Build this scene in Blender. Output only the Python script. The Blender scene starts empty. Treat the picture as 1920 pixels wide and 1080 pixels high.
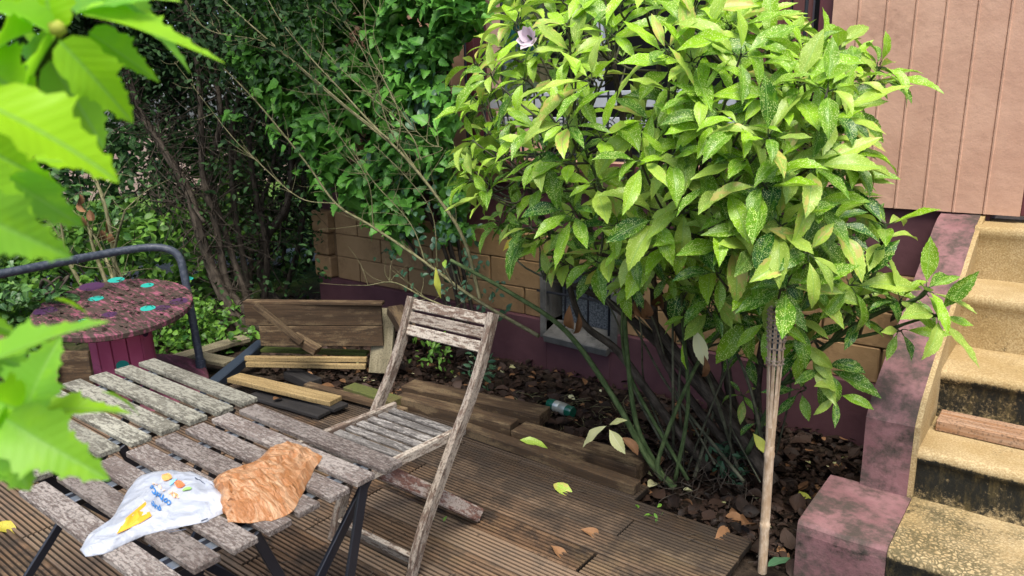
import bpy, math, random
import numpy as np
from mathutils import Vector, Matrix, noise
from mathutils.bvhtree import BVHTree
random.seed(7); RNG = np.random.default_rng(7)
C = bpy.context.scene.collection
SC = bpy.context.scene

# ------------------------------------------------------------------ camera
F_PX, CAM_H = 1400.0, 1.62
def _cr(px, py):
    v = np.array([px-960., -(py-540.), -F_PX]); return v/np.linalg.norm(v)
_X = -_cr(-901, 218)
_Z = -np.array([120., -5610., -F_PX]); _Z /= np.linalg.norm(_Z)
_Z -= _X*(_Z@_X); _Z /= np.linalg.norm(_Z)
_Y = np.cross(_Z, _X)
ROT = np.array([_X, _Y, _Z]); CP = np.array([0., 0., CAM_H])
def ray(px, py): return ROT @ _cr(px, py)
def G(px, py, z=0.):                     # where the ground plane of height z is seen at that pixel
    r = ray(px, py); return Vector(CP + r*((z-CAM_H)/r[2]))
def Wp(px, py, y):                       # the same for a plane parallel to the house wall
    r = ray(px, py); return Vector(CP + r*(y/r[1]))
def D(px, py, dist): return Vector(CP + ray(px, py)*dist)

cd = bpy.data.cameras.new('camera'); cam = bpy.data.objects.new('camera', cd); C.objects.link(cam)
cam.matrix_world = Matrix.Translation(CP) @ Matrix(ROT.tolist()).to_4x4()
cd.sensor_width = 36; cd.lens = F_PX/1920*36; cd.clip_start = .05; cd.clip_end = 500
cd.dof.use_dof = True; cd.dof.focus_distance = 2.7; cd.dof.aperture_fstop = 7.5
SC.camera = cam

# ------------------------------------------------------------------ world, sun, exposure
SUN_EL, SUN_AZ = math.radians(63), math.radians(36)      # azimuth measured from -Y towards +X
sdir = Vector((math.cos(SUN_EL)*math.sin(SUN_AZ), -math.cos(SUN_EL)*math.cos(SUN_AZ), math.sin(SUN_EL)))
w = bpy.data.worlds.new('World'); SC.world = w; w.use_nodes = True
sky = w.node_tree.nodes.new('ShaderNodeTexSky'); sky.sky_type = 'NISHITA'; sky.sun_disc = False
sky.sun_elevation = SUN_EL; sky.sun_rotation = math.atan2(sdir.x, sdir.y); sky.dust_density = 3; sky.air_density = .8
bg = w.node_tree.nodes['Background']; bg.inputs[1].default_value = .15
w.node_tree.links.new(sky.outputs[0], bg.inputs[0])
sl = bpy.data.lights.new('sun', 'SUN'); sl.energy = 2.2; sl.angle = math.radians(28); sl.color = (1, .95, .87)
so = bpy.data.objects.new('sun', sl); C.objects.link(so); so.rotation_euler = (-sdir).to_track_quat('-Z', 'Y').to_euler()
SC.view_settings.view_transform = 'Standard'; SC.view_settings.look = 'None'
SC.view_settings.exposure = .98; SC.view_settings.gamma = 1
SC.cycles.use_denoising = True; SC.cycles.max_bounces = 8; SC.cycles.transparent_max_bounces = 6
SC.cycles.caustics_reflective = False; SC.cycles.caustics_refractive = False

# ------------------------------------------------------------------ object helpers
def tag(o, label=None, cat=None, group=None, kind=None):
    if label: o['label'] = label
    if cat: o['category'] = cat
    if group: o['group'] = group
    if kind: o['kind'] = kind
    return o
def thing(name, loc, label, cat, group=None):
    o = bpy.data.objects.new(name, None); C.objects.link(o); o.location = loc; o.empty_display_size = .1
    return tag(o, label, cat, group)
class MB:
    def __init__(s): s.v = []; s.f = []; s.wc = []; s.ex = []
    def add(s, vs, fs, wc=None, ex=None):
        b = len(s.v); s.v += [tuple(v) for v in vs]
        off = (random.random()*40, random.random()*40, random.random()*40)
        s.wc += [tuple(w_) for w_ in wc] if wc is not None else [tuple(v) for v in vs]
        s.ex += list(ex) if ex is not None else [0.]*len(vs)
        s.f += [tuple(i+b for i in f) for f in fs]
    def beam(s, p0, p1, w, h, up=(0, 0, 1), ch=.002, seg=1, jit=0., w2=None, off=None):
        p0, p1 = Vector(p0), Vector(p1); a = (p1-p0); L = a.length; a = a/L
        up = Vector(up); sd = a.cross(up).normalized(); u = sd.cross(a).normalized()
        off = off or (random.random()*40, random.random()*40, random.random()*40)
        st = [0, ch]+[L*i/seg for i in range(1, seg)]+[L-ch, L]
        vs = []; wc = []
        for k, t in enumerate(st):
            q = 1. if 0 < k < len(st)-1 else 0.
            ww = w if w2 is None else w+(w2-w)*t/L
            a_, b_ = ww/2, h/2; c = ch; i = ch*(1-q)
            jx, jz = (random.uniform(-jit, jit), random.uniform(-jit, jit)) if 1 < k < len(st)-2 else (0, 0)
            for (x, z) in ((-a_+c, -b_+i), (a_-c, -b_+i), (a_-i, -b_+c), (a_-i, b_-c), (a_-c, b_-i), (-a_+c, b_-i), (-a_+i, b_-c), (-a_+i, -b_+c)):
                vs.append(p0+a*t+sd*(x+jx)+u*(z+jz)); wc.append((t+off[0], x+off[1], z+off[2]))
        n = len(st); fs = [tuple(reversed(range(8))), tuple(8*(n-1)+i for i in range(8))]
        for k in range(n-1):
            for i in range(8):
                j = (i+1) % 8; fs.append((8*k+i, 8*k+j, 8*k+8+j, 8*k+8+i))
        s.add(vs, fs, wc)
    def box(s, x0, x1, y0, y1, z0, z1, ch=.003):
        s.beam((x0, (y0+y1)/2, (z0+z1)/2), (x1, (y0+y1)/2, (z0+z1)/2), y1-y0, z1-z0, ch=ch, off=(x0, (y0+y1)/2, (z0+z1)/2))
    def tube(s, pts, rad, n=7, cap=True):
        pts = [Vector(p) for p in pts]; m = len(pts)
        if not hasattr(rad, '__len__'): rad = [rad]*m
        off = (random.random()*40, random.random()*40, random.random()*40)
        vs = []; wc = []; t = 0; ref = None
        for k in range(m):
            d = (pts[min(k+1, m-1)]-pts[max(k-1, 0)]).normalized()
            if ref is None: ref = d.orthogonal().normalized()
            ref = (ref-d*ref.dot(d)).normalized(); b = d.cross(ref)
            if k: t += (pts[k]-pts[k-1]).length
            for i in range(n):
                a = 2*math.pi*i/n; o = ref*math.cos(a)+b*math.sin(a)
                vs.append(pts[k]+o*rad[k]); wc.append((t+off[0], math.cos(a)*rad[k]+off[1], math.sin(a)*rad[k]+off[2]))
        fs = []
        for k in range(m-1):
            for i in range(n):
                j = (i+1) % n; fs.append((n*k+i, n*k+j, n*k+n+j, n*k+n+i))
        if cap: fs += [tuple(reversed(range(n))), tuple(n*(m-1)+i for i in range(n))]
        s.add(vs, fs, wc)
    def extrude(s, prof, x0, x1, seg=1, ex=None, closed=False, wcoff=(0, 0, 0)):      # profile (y,z) pushed along X
        vs = []; wc = []; e = []; n = len(prof)
        for k in range(seg+1):
            x = x0+(x1-x0)*k/seg
            for i, (y, z) in enumerate(prof):
                vs.append((x, y, z)); wc.append((x+wcoff[0], y+wcoff[1], z+wcoff[2])); e.append(ex[i] if ex else 0.)
        fs = []
        for k in range(seg):
            for i in range(n if closed else n-1):
                j = (i+1) % n; fs.append((n*k+i, n*k+n+i, n*k+n+j, n*k+j))
        if closed: fs += [tuple(range(n)), tuple(reversed([n*seg+i for i in range(n)]))]
        s.add(vs, fs, wc, e)
    def build(s, name, mat, parent=None, smooth=None):
        loc = Vector((0, 0, 0)); p = parent
        while p is not None: loc += p.location; p = p.parent
        if parent is None and s.v:
            a = np.array(s.v); loc = Vector(((a[:, 0].min()+a[:, 0].max())/2, (a[:, 1].min()+a[:, 1].max())/2, a[:, 2].min()))
        me = bpy.data.meshes.new(name)
        me.from_pydata([(v[0]-loc[0], v[1]-loc[1], v[2]-loc[2]) for v in s.v], [], s.f)
        at = me.attributes.new('wc', 'FLOAT_VECTOR', 'POINT'); at.data.foreach_set('vector', np.array(s.wc, 'f').ravel())
        at = me.attributes.new('ex', 'FLOAT', 'POINT'); at.data.foreach_set('value', np.array(s.ex, 'f'))
        me.materials.append(mat); me.update()
        o = bpy.data.objects.new(name, me); C.objects.link(o)
        if parent is not None: o.parent = parent
        else: o.location = loc
        if smooth:
            for p_ in me.polygons: p_.use_smooth = True
            if smooth < 3: me.set_sharp_from_angle(angle=smooth)
        return o
def copy_tree(o, parent=None):
    c = o.copy(); C.objects.link(c); c.parent = parent
    for ch in [x for x in C.objects if x.parent == o]: copy_tree(ch, c)
    return c
def spline(pts, n=6):
    pts = [Vector(p) for p in pts]; out = []
    P = [pts[0]*2-pts[1]]+pts+[pts[-1]*2-pts[-2]]
    for i in range(1, len(P)-2):
        for k in range(n):
            t = k/n; a, b, c, d = P[i-1], P[i], P[i+1], P[i+2]
            out.append(.5*((2*b)+(c-a)*t+(2*a-5*b+4*c-d)*t*t+(3*b-a-3*c+d)*t**3))
    return out+[pts[-1]]
def taper(n, r0, r1): return [r0+(r1-r0)*i/(n-1) for i in range(n)]

# ------------------------------------------------------------------ materials
class NT:
    def __init__(s, name):
        s.m = bpy.data.materials.new(name); s.m.use_nodes = True; s.t = s.m.node_tree; s.t.nodes.clear()
        s.out = s.t.nodes.new('ShaderNodeOutputMaterial')
    def n(s, ty, **kw):
        nd = s.t.nodes.new('ShaderNode'+ty)
        for k, v in kw.items():
            if k.startswith('i_'):
                key = k[2:]; key = int(key) if key.isdigit() else key.replace('_', ' ')
                s.set(nd.inputs[key], v)
            else: setattr(nd, k, v)
        return nd
    def set(s, inp, v):
        if hasattr(v, 'is_linked') or hasattr(v, 'links'): s.t.links.new(v, inp)
        elif isinstance(v, tuple) and len(v) == 3 and inp.type == 'RGBA': inp.default_value = (*v, 1)
        else: inp.default_value = v
    def attr(s, name): return s.n('Attribute', attribute_name=name).outputs['Vector']
    def fac(s, name): return s.n('Attribute', attribute_name=name).outputs['Fac']
    def scl(s, vec, x, y, z, o=(0, 0, 0)):
        return s.n('Mapping', i_Vector=vec, i_Scale=(x, y, z), i_Location=o).outputs[0]
    def noise(s, vec, scale=5., det=4., rough=.55, dist=0.):
        return s.n('TexNoise', i_Vector=vec, i_Scale=scale, i_Detail=det, i_Roughness=rough, i_Distortion=dist).outputs['Fac']
    def vor(s, vec, scale, feat='F1'):
        return s.n('TexVoronoi', i_Vector=vec, i_Scale=scale, feature=feat).outputs['Distance']
    def ramp(s, v, a, b, lo=0., hi=1.):
        return s.n('MapRange', i_Value=v, i_From_Min=a, i_From_Max=b, i_To_Min=lo, i_To_Max=hi, interpolation_type='SMOOTHSTEP').outputs[0]
    def mix(s, f, a, b, mode='MIX'):
        nd = s.n('MixRGB', blend_type=mode); s.set(nd.inputs[0], f); s.set(nd.inputs[1], a); s.set(nd.inputs[2], b); return nd.outputs[0]
    def math(s, op, a, b=0.): return s.n('Math', operation=op, i_0=a, i_1=b).outputs[0]
    def sep(s, v): return s.n('SeparateXYZ', i_0=v).outputs
    def bump(s, h, dist=.002, st=.6): return s.n('Bump', i_Height=h, i_Distance=dist, i_Strength=st).outputs[0]
    def pbr(s, col, rough=.8, nrm=None, spec=.3, trans=0., tcol=None, metal=0., alpha=None):
        p = s.n('BsdfPrincipled'); s.set(p.inputs['Base Color'], col); s.set(p.inputs['Roughness'], rough)
        p.inputs['Specular IOR Level'].default_value = spec; s.set(p.inputs['Metallic'], metal)
        if nrm is not None: s.t.links.new(nrm, p.inputs['Normal'])
        o = p.outputs[0]
        if trans:
            t = s.n('BsdfTranslucent'); s.set(t.inputs[0], tcol if tcol is not None else col)
            o = s.n('MixShader', i_0=trans, i_1=o, i_2=t.outputs[0]).outputs[0]
        s.t.links.new(o, s.out.inputs[0]); return s.m

def wood(name, c1, c2, lich=None, la=.5, lsc=28, rough=.85, bump=.0015, grain=1., moss=None, ma=.6):
    k = NT(name); w_ = k.attr('wc')
    g = k.noise(k.scl(w_, 4*grain, 70*grain, 70*grain), 1, 5, .65); g2 = k.noise(k.scl(w_, 1.5, 14, 14), 1, 3)
    col = k.mix(k.ramp(g, .3, .7), c1, c2); col = k.mix(k.ramp(g2, .35, .75, 0, .5), col, tuple(c*.5 for c in c1))
    h = g
    if lich:
        l = k.noise(k.scl(w_, .22, 1, 1), lsc, 7, .72); l2 = k.noise(w_, 6, 3)
        m = k.ramp(k.math('ADD', l, k.math('MULTIPLY', l2, .35)), .72-.2*la, .84-.2*la)
        col = k.mix(m, col, lich); h = k.math('ADD', g, k.math('MULTIPLY', m, .5))
    if moss:
        m = k.ramp(k.noise(w_, 3.3, 5, .6), 1-ma, 1.12-ma); col = k.mix(m, col, moss)
    rn_ = k.n('ObjectInfo').outputs['Random']; col = k.mix(k.ramp(rn_, .0, 1., .0, .45), col, tuple(c*.62 for c in c1))
    sp = k.ramp(k.noise(w_, 120, 3), .35, .5); col = k.mix(k.math('MULTIPLY', k.math('SUBTRACT', 1., sp), .5), col, (.03, .025, .02))
    return k.pbr(col, rough, k.bump(h, bump, .8), .25)

M = {}
M['table_slat'] = wood('weathered_slat', (.12, .092, .078), (.195, .158, .135), (.31, .275, .24), .54, 190)
M['table_slat_green'] = wood('lichen_slat', (.14, .13, .10), (.21, .20, .155), (.36, .35, .275), .60, 120, moss=(.17, .17, .07), ma=.3)
M['chair_wood'] = wood('chair_wood', (.13, .085, .062), (.225, .17, .13), (.42, .37, .30), .60, 90)
M['chair_seat'] = wood('chair_seat_wood', (.085, .08, .075), (.22, .20, .18), (.34, .32, .29), .46, 90)
M['chair_red'] = wood('chair_inner_wood', (.17, .08, .06), (.30, .17, .13), (.48, .41, .35), .56, 60)
M['plank_brown'] = wood('plank_brown', (.045, .028, .015), (.115, .072, .038), (.17, .12, .065), .3, 14)
M['plank_dark'] = wood('plank_dark', (.016, .015, .015), (.045, .042, .04))
M['plank_yellow'] = wood('plank_yellow', (.26, .18, .075), (.46, .34, .16), None, moss=(.16, .18, .05), ma=.35)
M['plank_green'] = wood('plank_mossy', (.10, .085, .03), (.20, .17, .07), None, moss=(.10, .13, .03), ma=.6)
M['plank_red'] = wood('plank_reddish', (.30, .14, .055), (.55, .40, .28), None, grain=.7)
M['plank_pale'] = wood('plank_pale', (.17, .15, .09), (.32, .28, .18), None, moss=(.12, .15, .05), ma=.4)
M['steel'] = NT('black_steel').pbr((.012, .014, .02), .35, None, .5)
M['zinc'] = NT('zinc_steel').pbr((.35, .40, .45), .35, None, .5, metal=.8)
def tube_mat():
    k = NT('grey_coated_tube'); n = k.noise(k.attr('wc'), 60, 4)
    return k.pbr(k.mix(k.ramp(n, .4, .75), (.035, .045, .062), (.085, .095, .115)), .45, None, .4)
M['tube'] = tube_mat()
def bark(name, a, b, sc=40):
    k = NT(name); w_ = k.attr('wc'); n = k.noise(k.scl(w_, .35, 1, 1), sc, 5, .7)
    return k.pbr(k.mix(k.ramp(n, .35, .7), a, b), .9, k.bump(n, .004, .8), .15)
M['bark'] = bark('bark_dark', (.030, .024, .018), (.10, .082, .062))
M['bark_grey'] = bark('bark_greygreen', (.045, .047, .028), (.15, .15, .095))
M['cane'] = bark('bare_cane', (.10, .10, .045), (.24, .22, .12), 60)
M['green_stem'] = bark('green_stem', (.035, .06, .02), (.10, .14, .055), 60)
M['bamboo'] = bark('bamboo', (.36, .25, .15), (.60, .48, .34), 45)
def leafm(name, dark, light, trans=.25, rough=.45, spec=.4, speck=None, rib=None, brown=None):
    k = NT(name); uv = k.attr('uvl'); ti = k.attr('tint'); t = k.sep(ti); u = k.sep(uv)
    col = k.mix(t[0], dark, light)
    au = k.math('ABSOLUTE', u[0])
    v2 = k.n('CombineXYZ', i_0=u[0], i_1=k.math('MULTIPLY', u[1], 2.6), i_2=k.math('MULTIPLY', t[1], 50)).outputs[0]
    blot = k.noise(v2, 1.8, 3); col = k.mix(k.ramp(blot, .45, .7, 0, .35), col, light)
    if speck:
        sp = k.ramp(k.vor(v2, 12), .20, .40, 1, 0); amt = k.ramp(k.noise(v2, 2.2), .34, .50)
        col = k.mix(k.math('MULTIPLY', sp, k.math('MULTIPLY', amt, .9)), col, speck)
    if speck: col = k.mix(k.ramp(t[2], .22, .30, 0, .5), col, (.52, .66, .12))
    if brown:
        col = k.mix(k.ramp(k.math('ADD', blot, k.math('MULTIPLY', t[2], .5)), .95, 1.05), col, brown)
    if rib: col = k.mix(k.ramp(au, .02, .07, .7, 0), col, rib)
    vein = k.n('TexWave', wave_type='BANDS', bands_direction='Y', i_Vector=k.n('CombineXYZ', i_0=0., i_1=k.math('SUBTRACT', k.math('MULTIPLY', u[1], 1.5), k.math('MULTIPLY', au, .35)), i_2=0.).outputs[0], i_Scale=2.2, i_Distortion=.3).outputs['Fac']
    h = k.math('ADD', k.ramp(au, 0, .1), k.math('MULTIPLY', vein, .3))
    return k.pbr(col, rough, k.bump(h, .001, .35), spec, trans, k.mix(.35, col, (.5, .8, .02), 'MULTIPLY') if False else col)
M['aucuba'] = leafm('aucuba_leaf', (.014, .105, .008), (.31, .56, .015), .26, .36, .32, (.80, .90, .36), (.26, .46, .10), (.52, .46, .12))
M['cream_leaf'] = leafm('cream_leaf', (.50, .52, .20), (.75, .74, .42), .25, .5, .3, None, (.7, .7, .45))
M['yellow_leaf'] = leafm('yellow_leaf', (.45, .36, .03), (.65, .62, .10), .3, .45, .3, (.25, .12, .03))
M['dry_leaf'] = leafm('dry_leaf', (.11, .055, .025), (.30, .16, .075), .08, .7, .2)
M['litter'] = leafm('litter_leaf', (.010, .007, .005), (.055, .033, .023), .03, .6, .2)
M['vine'] = leafm('vine_leaf', (.035, .13, .02), (.15, .40, .05), .2, .45, .35, None, (.12, .26, .06))
M['rose'] = leafm('rose_leaf', (.02, .075, .035), (.08, .17, .085), .12, .4, .4, None, (.10, .2, .10))
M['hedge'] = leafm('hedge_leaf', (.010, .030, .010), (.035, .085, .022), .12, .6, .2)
M['far'] = leafm('far_leaf', (.03, .11, .02), (.19, .38, .05), .3, .45, .4)
M['hibiscus'] = leafm('hibiscus_leaf', (.13, .42, .07), (.42, .78, .015), .55, .4, .3, None, (.30, .6, .10))
M['ivy'] = leafm('ivy_leaf', (.02, .075, .02), (.10, .22, .06), .15, .4, .4, None, (.25, .35, .15))
M['petal'] = NT('petal').pbr((.72, .60, .66), .7, None, .2, .3)

def stucco(name, c, c2, bump=.0025, stain=None, sa=0., ssc=3., rough=.75, fine=160):
    k = NT(name); w_ = k.attr('wc'); n = k.noise(w_, 5, 5); f = k.noise(w_, fine, 4, .7); md = k.noise(w_, 26, 3, .5)
    col = k.mix(k.ramp(n, .35, .65), c, c2)
    if stain:
        s1 = k.noise(w_, ssc, 8, .68); s2 = k.noise(w_, 40, 4, .6)
        col = k.mix(k.ramp(k.math('ADD', s1, k.math('MULTIPLY', s2, .35)), .74-sa, 1.04-sa), col, stain)
    mold = k.fac('ex'); mn = k.noise(w_, 14, 8, .75)
    mm = k.ramp(k.math('ADD', k.math('MULTIPLY', mold, .9), k.math('MULTIPLY', k.math('SUBTRACT', mn, .5), 2.4)), .45, 1.0)
    col = k.mix(mm, col, (.016, .016, .012))
    col = k.mix(k.ramp(f, .2, .42, .5, 0), col, tuple(x*.45 for x in c))
    h = k.math('ADD', k.math('MULTIPLY', md, .9), k.math('MULTIPLY', f, .35))
    return k.pbr(col, rough, k.bump(h, bump, .8), .25)
M['pink_wall'] = stucco('pink_render', (.45, .268, .185), (.51, .315, .22), .0035, (.33, .19, .13), .05, 2.2, fine=110)
M['mauve_wall'] = stucco('mauve_render', (.085, .036, .042), (.105, .046, .053), .003)
M['mauve_steps'] = stucco('mauve_concrete', (.20, .098, .10), (.27, .142, .142), .005, (.07, .055, .045), .20, 7)
M['yellow_block'] = stucco('ochre_block', (.27, .17, .08), (.32, .205, .10), .006, (.17, .10, .05), .10, 4)
M['joint'] = stucco('joint', (.12, .075, .037), (.15, .095, .048))
M['concrete'] = stucco('bare_concrete', (.10, .097, .088), (.17, .165, .15), .006, (.05, .05, .045), .14, 8)
def step_mat():
    k = NT('ochre_steps'); w_ = k.attr('wc'); f = k.noise(w_, 150, 4, .75); n = k.noise(w_, 4, 5)
    col = k.mix(k.ramp(n, .35, .65), (.43, .32, .15), (.53, .42, .23))
    col = k.mix(k.ramp(f, .42, .62, .55, 0), col, (.20, .12, .04))
    z = k.sep(w_)[2]
    cr = k.ramp(k.vor(k.n('VectorMath', operation='ADD', i_0=w_, i_1=k.n('VectorMath', operation='SCALE', i_0=k.n('TexNoise', i_Vector=w_, i_Scale=30.).outputs['Color'], i_Scale=.035).outputs[0]).outputs[0], 64, 'DISTANCE_TO_EDGE'), .03, .3, 1, 0)
    low = k.math('MULTIPLY', k.ramp(z, .2, .16, 1, 0), k.ramp(k.noise(w_, 6, 4), .38, .55))
    low = k.math('MULTIPLY', k.ramp(z, .175, .19, 1, 0), k.ramp(k.noise(w_, 5, 4), .36, .6, .1, 1))
    col = k.mix(k.math('MULTIPLY', k.math('MULTIPLY', cr, low), .8), col, (.06, .055, .025))
    mold = k.fac('ex'); mn = k.math('ADD', k.math('MULTIPLY', k.noise(k.scl(w_, 1, 1, .5), 9, 9, .8), .6), k.math('MULTIPLY', k.noise(w_, 90, 3, .7), .4))
    m2 = k.noise(k.scl(w_, 1, 1, .3), 30, 7, .75)
    mm = k.ramp(k.math('ADD', k.math('MULTIPLY', mold, .95), k.math('MULTIPLY', k.math('SUBTRACT', mn, .5), 2.6)), .22, .70)
    col = k.mix(mm, col, k.mix(k.ramp(m2, .45, .7), (.014, .014, .010), (.085, .065, .026)))
    h = k.math('ADD', f, k.math('MULTIPLY', k.noise(w_, 40, 3), .6))
    return k.pbr(col, .8, k.bump(h, .003, .8), .25)
M['steps'] = step_mat()
def deck_mat():
    k = NT('wet_deck'); w_ = k.attr('wc'); P = k.n('NewGeometry').outputs['Position']
    g = k.noise(k.scl(w_, 3, 60, 60), 1, 5, .65); big = k.noise(P, 1.6, 5, .6); mid = k.noise(P, 7, 6, .7)
    col = k.mix(k.ramp(g, .3, .7), (.075, .042, .023), (.20, .122, .068))
    col = k.mix(k.ramp(big, .50, .66, 0, .5), col, (.11, .095, .04))
    col = k.mix(k.ramp(mid, .46, .62, 0, .8), col, (.03, .021, .014)); col = k.mix(k.ramp(k.noise(P, 2.3, 3, .5), .5, .66, 0, .65), col, (.035, .025, .016))
    tn = k.sep(k.attr('wc'))[1]
    col = k.mix(k.ramp(k.noise(k.scl(w_, .02, .15, .3), 1, 0), .35, .65, 0, .5), col, (.30, .22, .15))
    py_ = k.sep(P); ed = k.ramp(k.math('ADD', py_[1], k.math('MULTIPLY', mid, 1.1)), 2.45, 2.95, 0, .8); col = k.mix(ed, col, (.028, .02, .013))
    gr = k.fac('ex'); col = k.mix(gr, col, (.012, .009, .006))
    r = k.ramp(mid, .3, .7, .45, .8)
    return k.pbr(col, r, k.bump(g, .002, .7), .4)
M['deck'] = deck_mat()
def soil_mat():
    k = NT('soil'); P = k.n('NewGeometry').outputs['Position']; n = k.noise(P, 14, 7, .75)
    x = k.sep(P)
    col = k.mix(k.ramp(n, .35, .7), (.013, .009, .006), (.06, .042, .028))
    far = k.ramp(x[0], -5.6, -6.6); gn = k.noise(P, 30, 5, .7)
    col = k.mix(far, col, k.mix(k.ramp(gn, .35, .65), (.035, .08, .015), (.13, .24, .04)))
    return k.pbr(col, .9, k.bump(n, .02, .9), .2)
M['soil'] = soil_mat()
def gravel_mat():
    k = NT('gravel'); P = k.n('NewGeometry').outputs['Position']; v = k.vor(P, 60); n = k.noise(P, 90, 4)
    return k.pbr(k.mix(k.ramp(n, .3, .7), (.20, .20, .20), (.55, .55, .54)), .85, k.bump(v, .01, .9), .3)
M['gravel'] = gravel_mat()

# ------------------------------------------------------------------ the setting: soil, path, deck
def hz(x, y):
    z = -.07
    if y > 2.3: z = -.07-.125*min(1, max(0, (y-2.5)/1.2))
    if x < -4.4: z = -.07-.05*min(1, (-4.4-x))
    return z
b = MB()
xs = [-60, -30, -18, -12]+[-9+.12*i for i in range(76)]+[.4, 1, 2, 4, 10, 30]; ys = [-30, -10, -4]+[-2+.12*i for i in range(60)]+[5.4, 6, 8, 12, 20, 60]
vs = []
for x in xs:
    for y in ys:
        n_ = noise.noise(Vector((x*3, y*3, 0)))*.02+noise.noise(Vector((x*9, y*9, 3)))*.01
        vs.append((x, y, hz(x, y)+n_ if y > 2.2 or x < -4 else hz(x, y)-.05))
ny = len(ys)
b.add(vs, [(i*ny+j, (i+1)*ny+j, (i+1)*ny+j+1, i*ny+j+1) for i in range(len(xs)-1) for j in range(ny-1)])
tag(b.build('ground', M['soil'], smooth=3.14), kind='structure')
b = MB()   # gravel path seen through the gaps beyond the spool
pth = [(-9.5, -3), (-9., .5), (-8.3, 2.4), (-7.6, 4.0), (-7.0, 5.6), (-6.4, 8.5), (-6, 14)]
vs = []
for (x, y) in pth: vs += [(x-.55, y-.2, -.085), (x+.55, y+.2, -.085)]
b.add(vs, [(2*i, 2*i+1, 2*i+3, 2*i+2) for i in range(len(pth)-1)])
tag(b.build('path', M['gravel']), kind='structure')

PITCH, NG = .1375, 7
def board_prof(y0, ztop=0.):
    pr = []; ex = []; wd = PITCH-.006; gp = wd/NG
    pr += [(y0, ztop-.028), (y0, ztop-.002)]; ex += [.9, .25]
    for g in range(NG):
        a = y0+g*gp
        pr += [(a+.0015, ztop), (a+gp-.0078, ztop)]; ex += [0, 0]
        if g < NG-1: pr += [(a+gp-.006, ztop-.009), (a+gp-.0003, ztop-.009)]; ex += [1., 1.]
        else: pr += [(a+gp, ztop-.002)]; ex += [.25]
    pr += [(y0+wd, ztop-.028)]; ex += [.9]
    return pr, ex
b = MB(); y = 2.51-PITCH*26; row = 0
while y < 2.62:
    xr = -.82 if y > 1.9 else 1.2
    if y > 2.5: xr = -1.32
    xl = -4.3 if y < 1.6 else (-3.9 if y < 2.3 else -3.2)
    cuts = [xl, xr]
    for c_ in ([-2.25, -.4] if row % 2 else [-3.1, -1.25]):
        if xl+.3 < c_ < xr-.3: cuts.append(c_)
    cuts.sort()
    for a, c_ in zip(cuts[:-1], cuts[1:]):
        if y > 2.3 and c_ <= -2.9: continue
        pr, ex = board_prof(y+random.uniform(-.001, .001), random.uniform(-.003, 0))
        b.extrude(pr, a+.003, c_-.003+random.uniform(-.01, 0), 2, ex, wcoff=(random.random()*30, random.random()*30, random.random()*30), closed=True)
    y += PITCH; row += 1
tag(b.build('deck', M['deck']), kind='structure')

# ------------------------------------------------------------------ house
YW = 4.0
Z1, Z2, Z3 = .159, .738, 1.074      # top of mauve base, top of ochre blocks, foot of pink wall
house = thing('house', (-2.7, 4.2, -.2), 'pink rendered house with ochre block plinth and mauve bands', 'house')
def wall_prof_x(x0, x1, z0, z1, beads):
    """pink board-marked wall face with thin raised beads"""
    b_ = MB(); xs_ = [x0]; ys_ = [YW]
    for c_ in beads:
        if x0+.02 < c_ < x1-.02:
            for dx, dy in ((-.009, 0), (-.006, .004), (-.003, -.004), (.003, -.005), (.007, 0)): xs_.append(c_+dx); ys_.append(YW+dy)
    xs_.append(x1); ys_.append(YW)
    n = len(xs_); vs = [(x, y_, z0) for x, y_ in zip(xs_, ys_)]+[(x, y_, z1) for x, y_ in zip(xs_, ys_)]
    fs = [(i, i+1, n+i+1, n+i) for i in range(n-1)]
    vs += [(x0, YW+.25, z0), (x1, YW+.25, z0), (x0, YW+.25, z1), (x1, YW+.25, z1)]
    q = 2*n; fs += [(q, 0, n, q+2), (n-1, q+1, q+3, 2*n-1), tuple(range(n-1, -1, -1))+(q, q+1), tuple(range(n, 2*n))+(q+3, q+2)]
    b_.add(vs, fs); return b_
WX0, WX1, WZ0, WZ1 = -3.46, -1.14, 1.22, 2.75
right = wall_prof_x(WX1+.03, -.235, Z3, 3.4, [-.99+.1235*i for i in range(6)])
r_ = right.build('wall', M['pink_wall'], house)
wall_prof_x(-5.2, WX0, Z3, 3.4, [-5.1+.1235*i for i in range(13)]).build('wall', M['pink_wall'], house)
b = MB(); b.box(WX0, WX1+.03, YW, YW+.25, Z3, WZ0); b.build('wall', M['pink_wall'], house)
b = MB(); b.box(WX0, WX1+.03, YW, YW+.25, WZ1, 3.4); b.build('wall', M['pink_wall'], house)
b = MB(); b.box(-5.2, -4.95, YW+.25, 9, Z3, 3.4); b.box(-5.19, -4.9, YW+.1, 9, -.3, Z3); b.build('side_wall', M['pink_wall'], house)
b = MB(); b.box(.75, 3.2, YW, YW+.25, -.3, 3.4); b.box(-.235, .75, YW, YW+.25, 2.95, 3.4); b.build('wall', M['pink_wall'], house)
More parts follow.
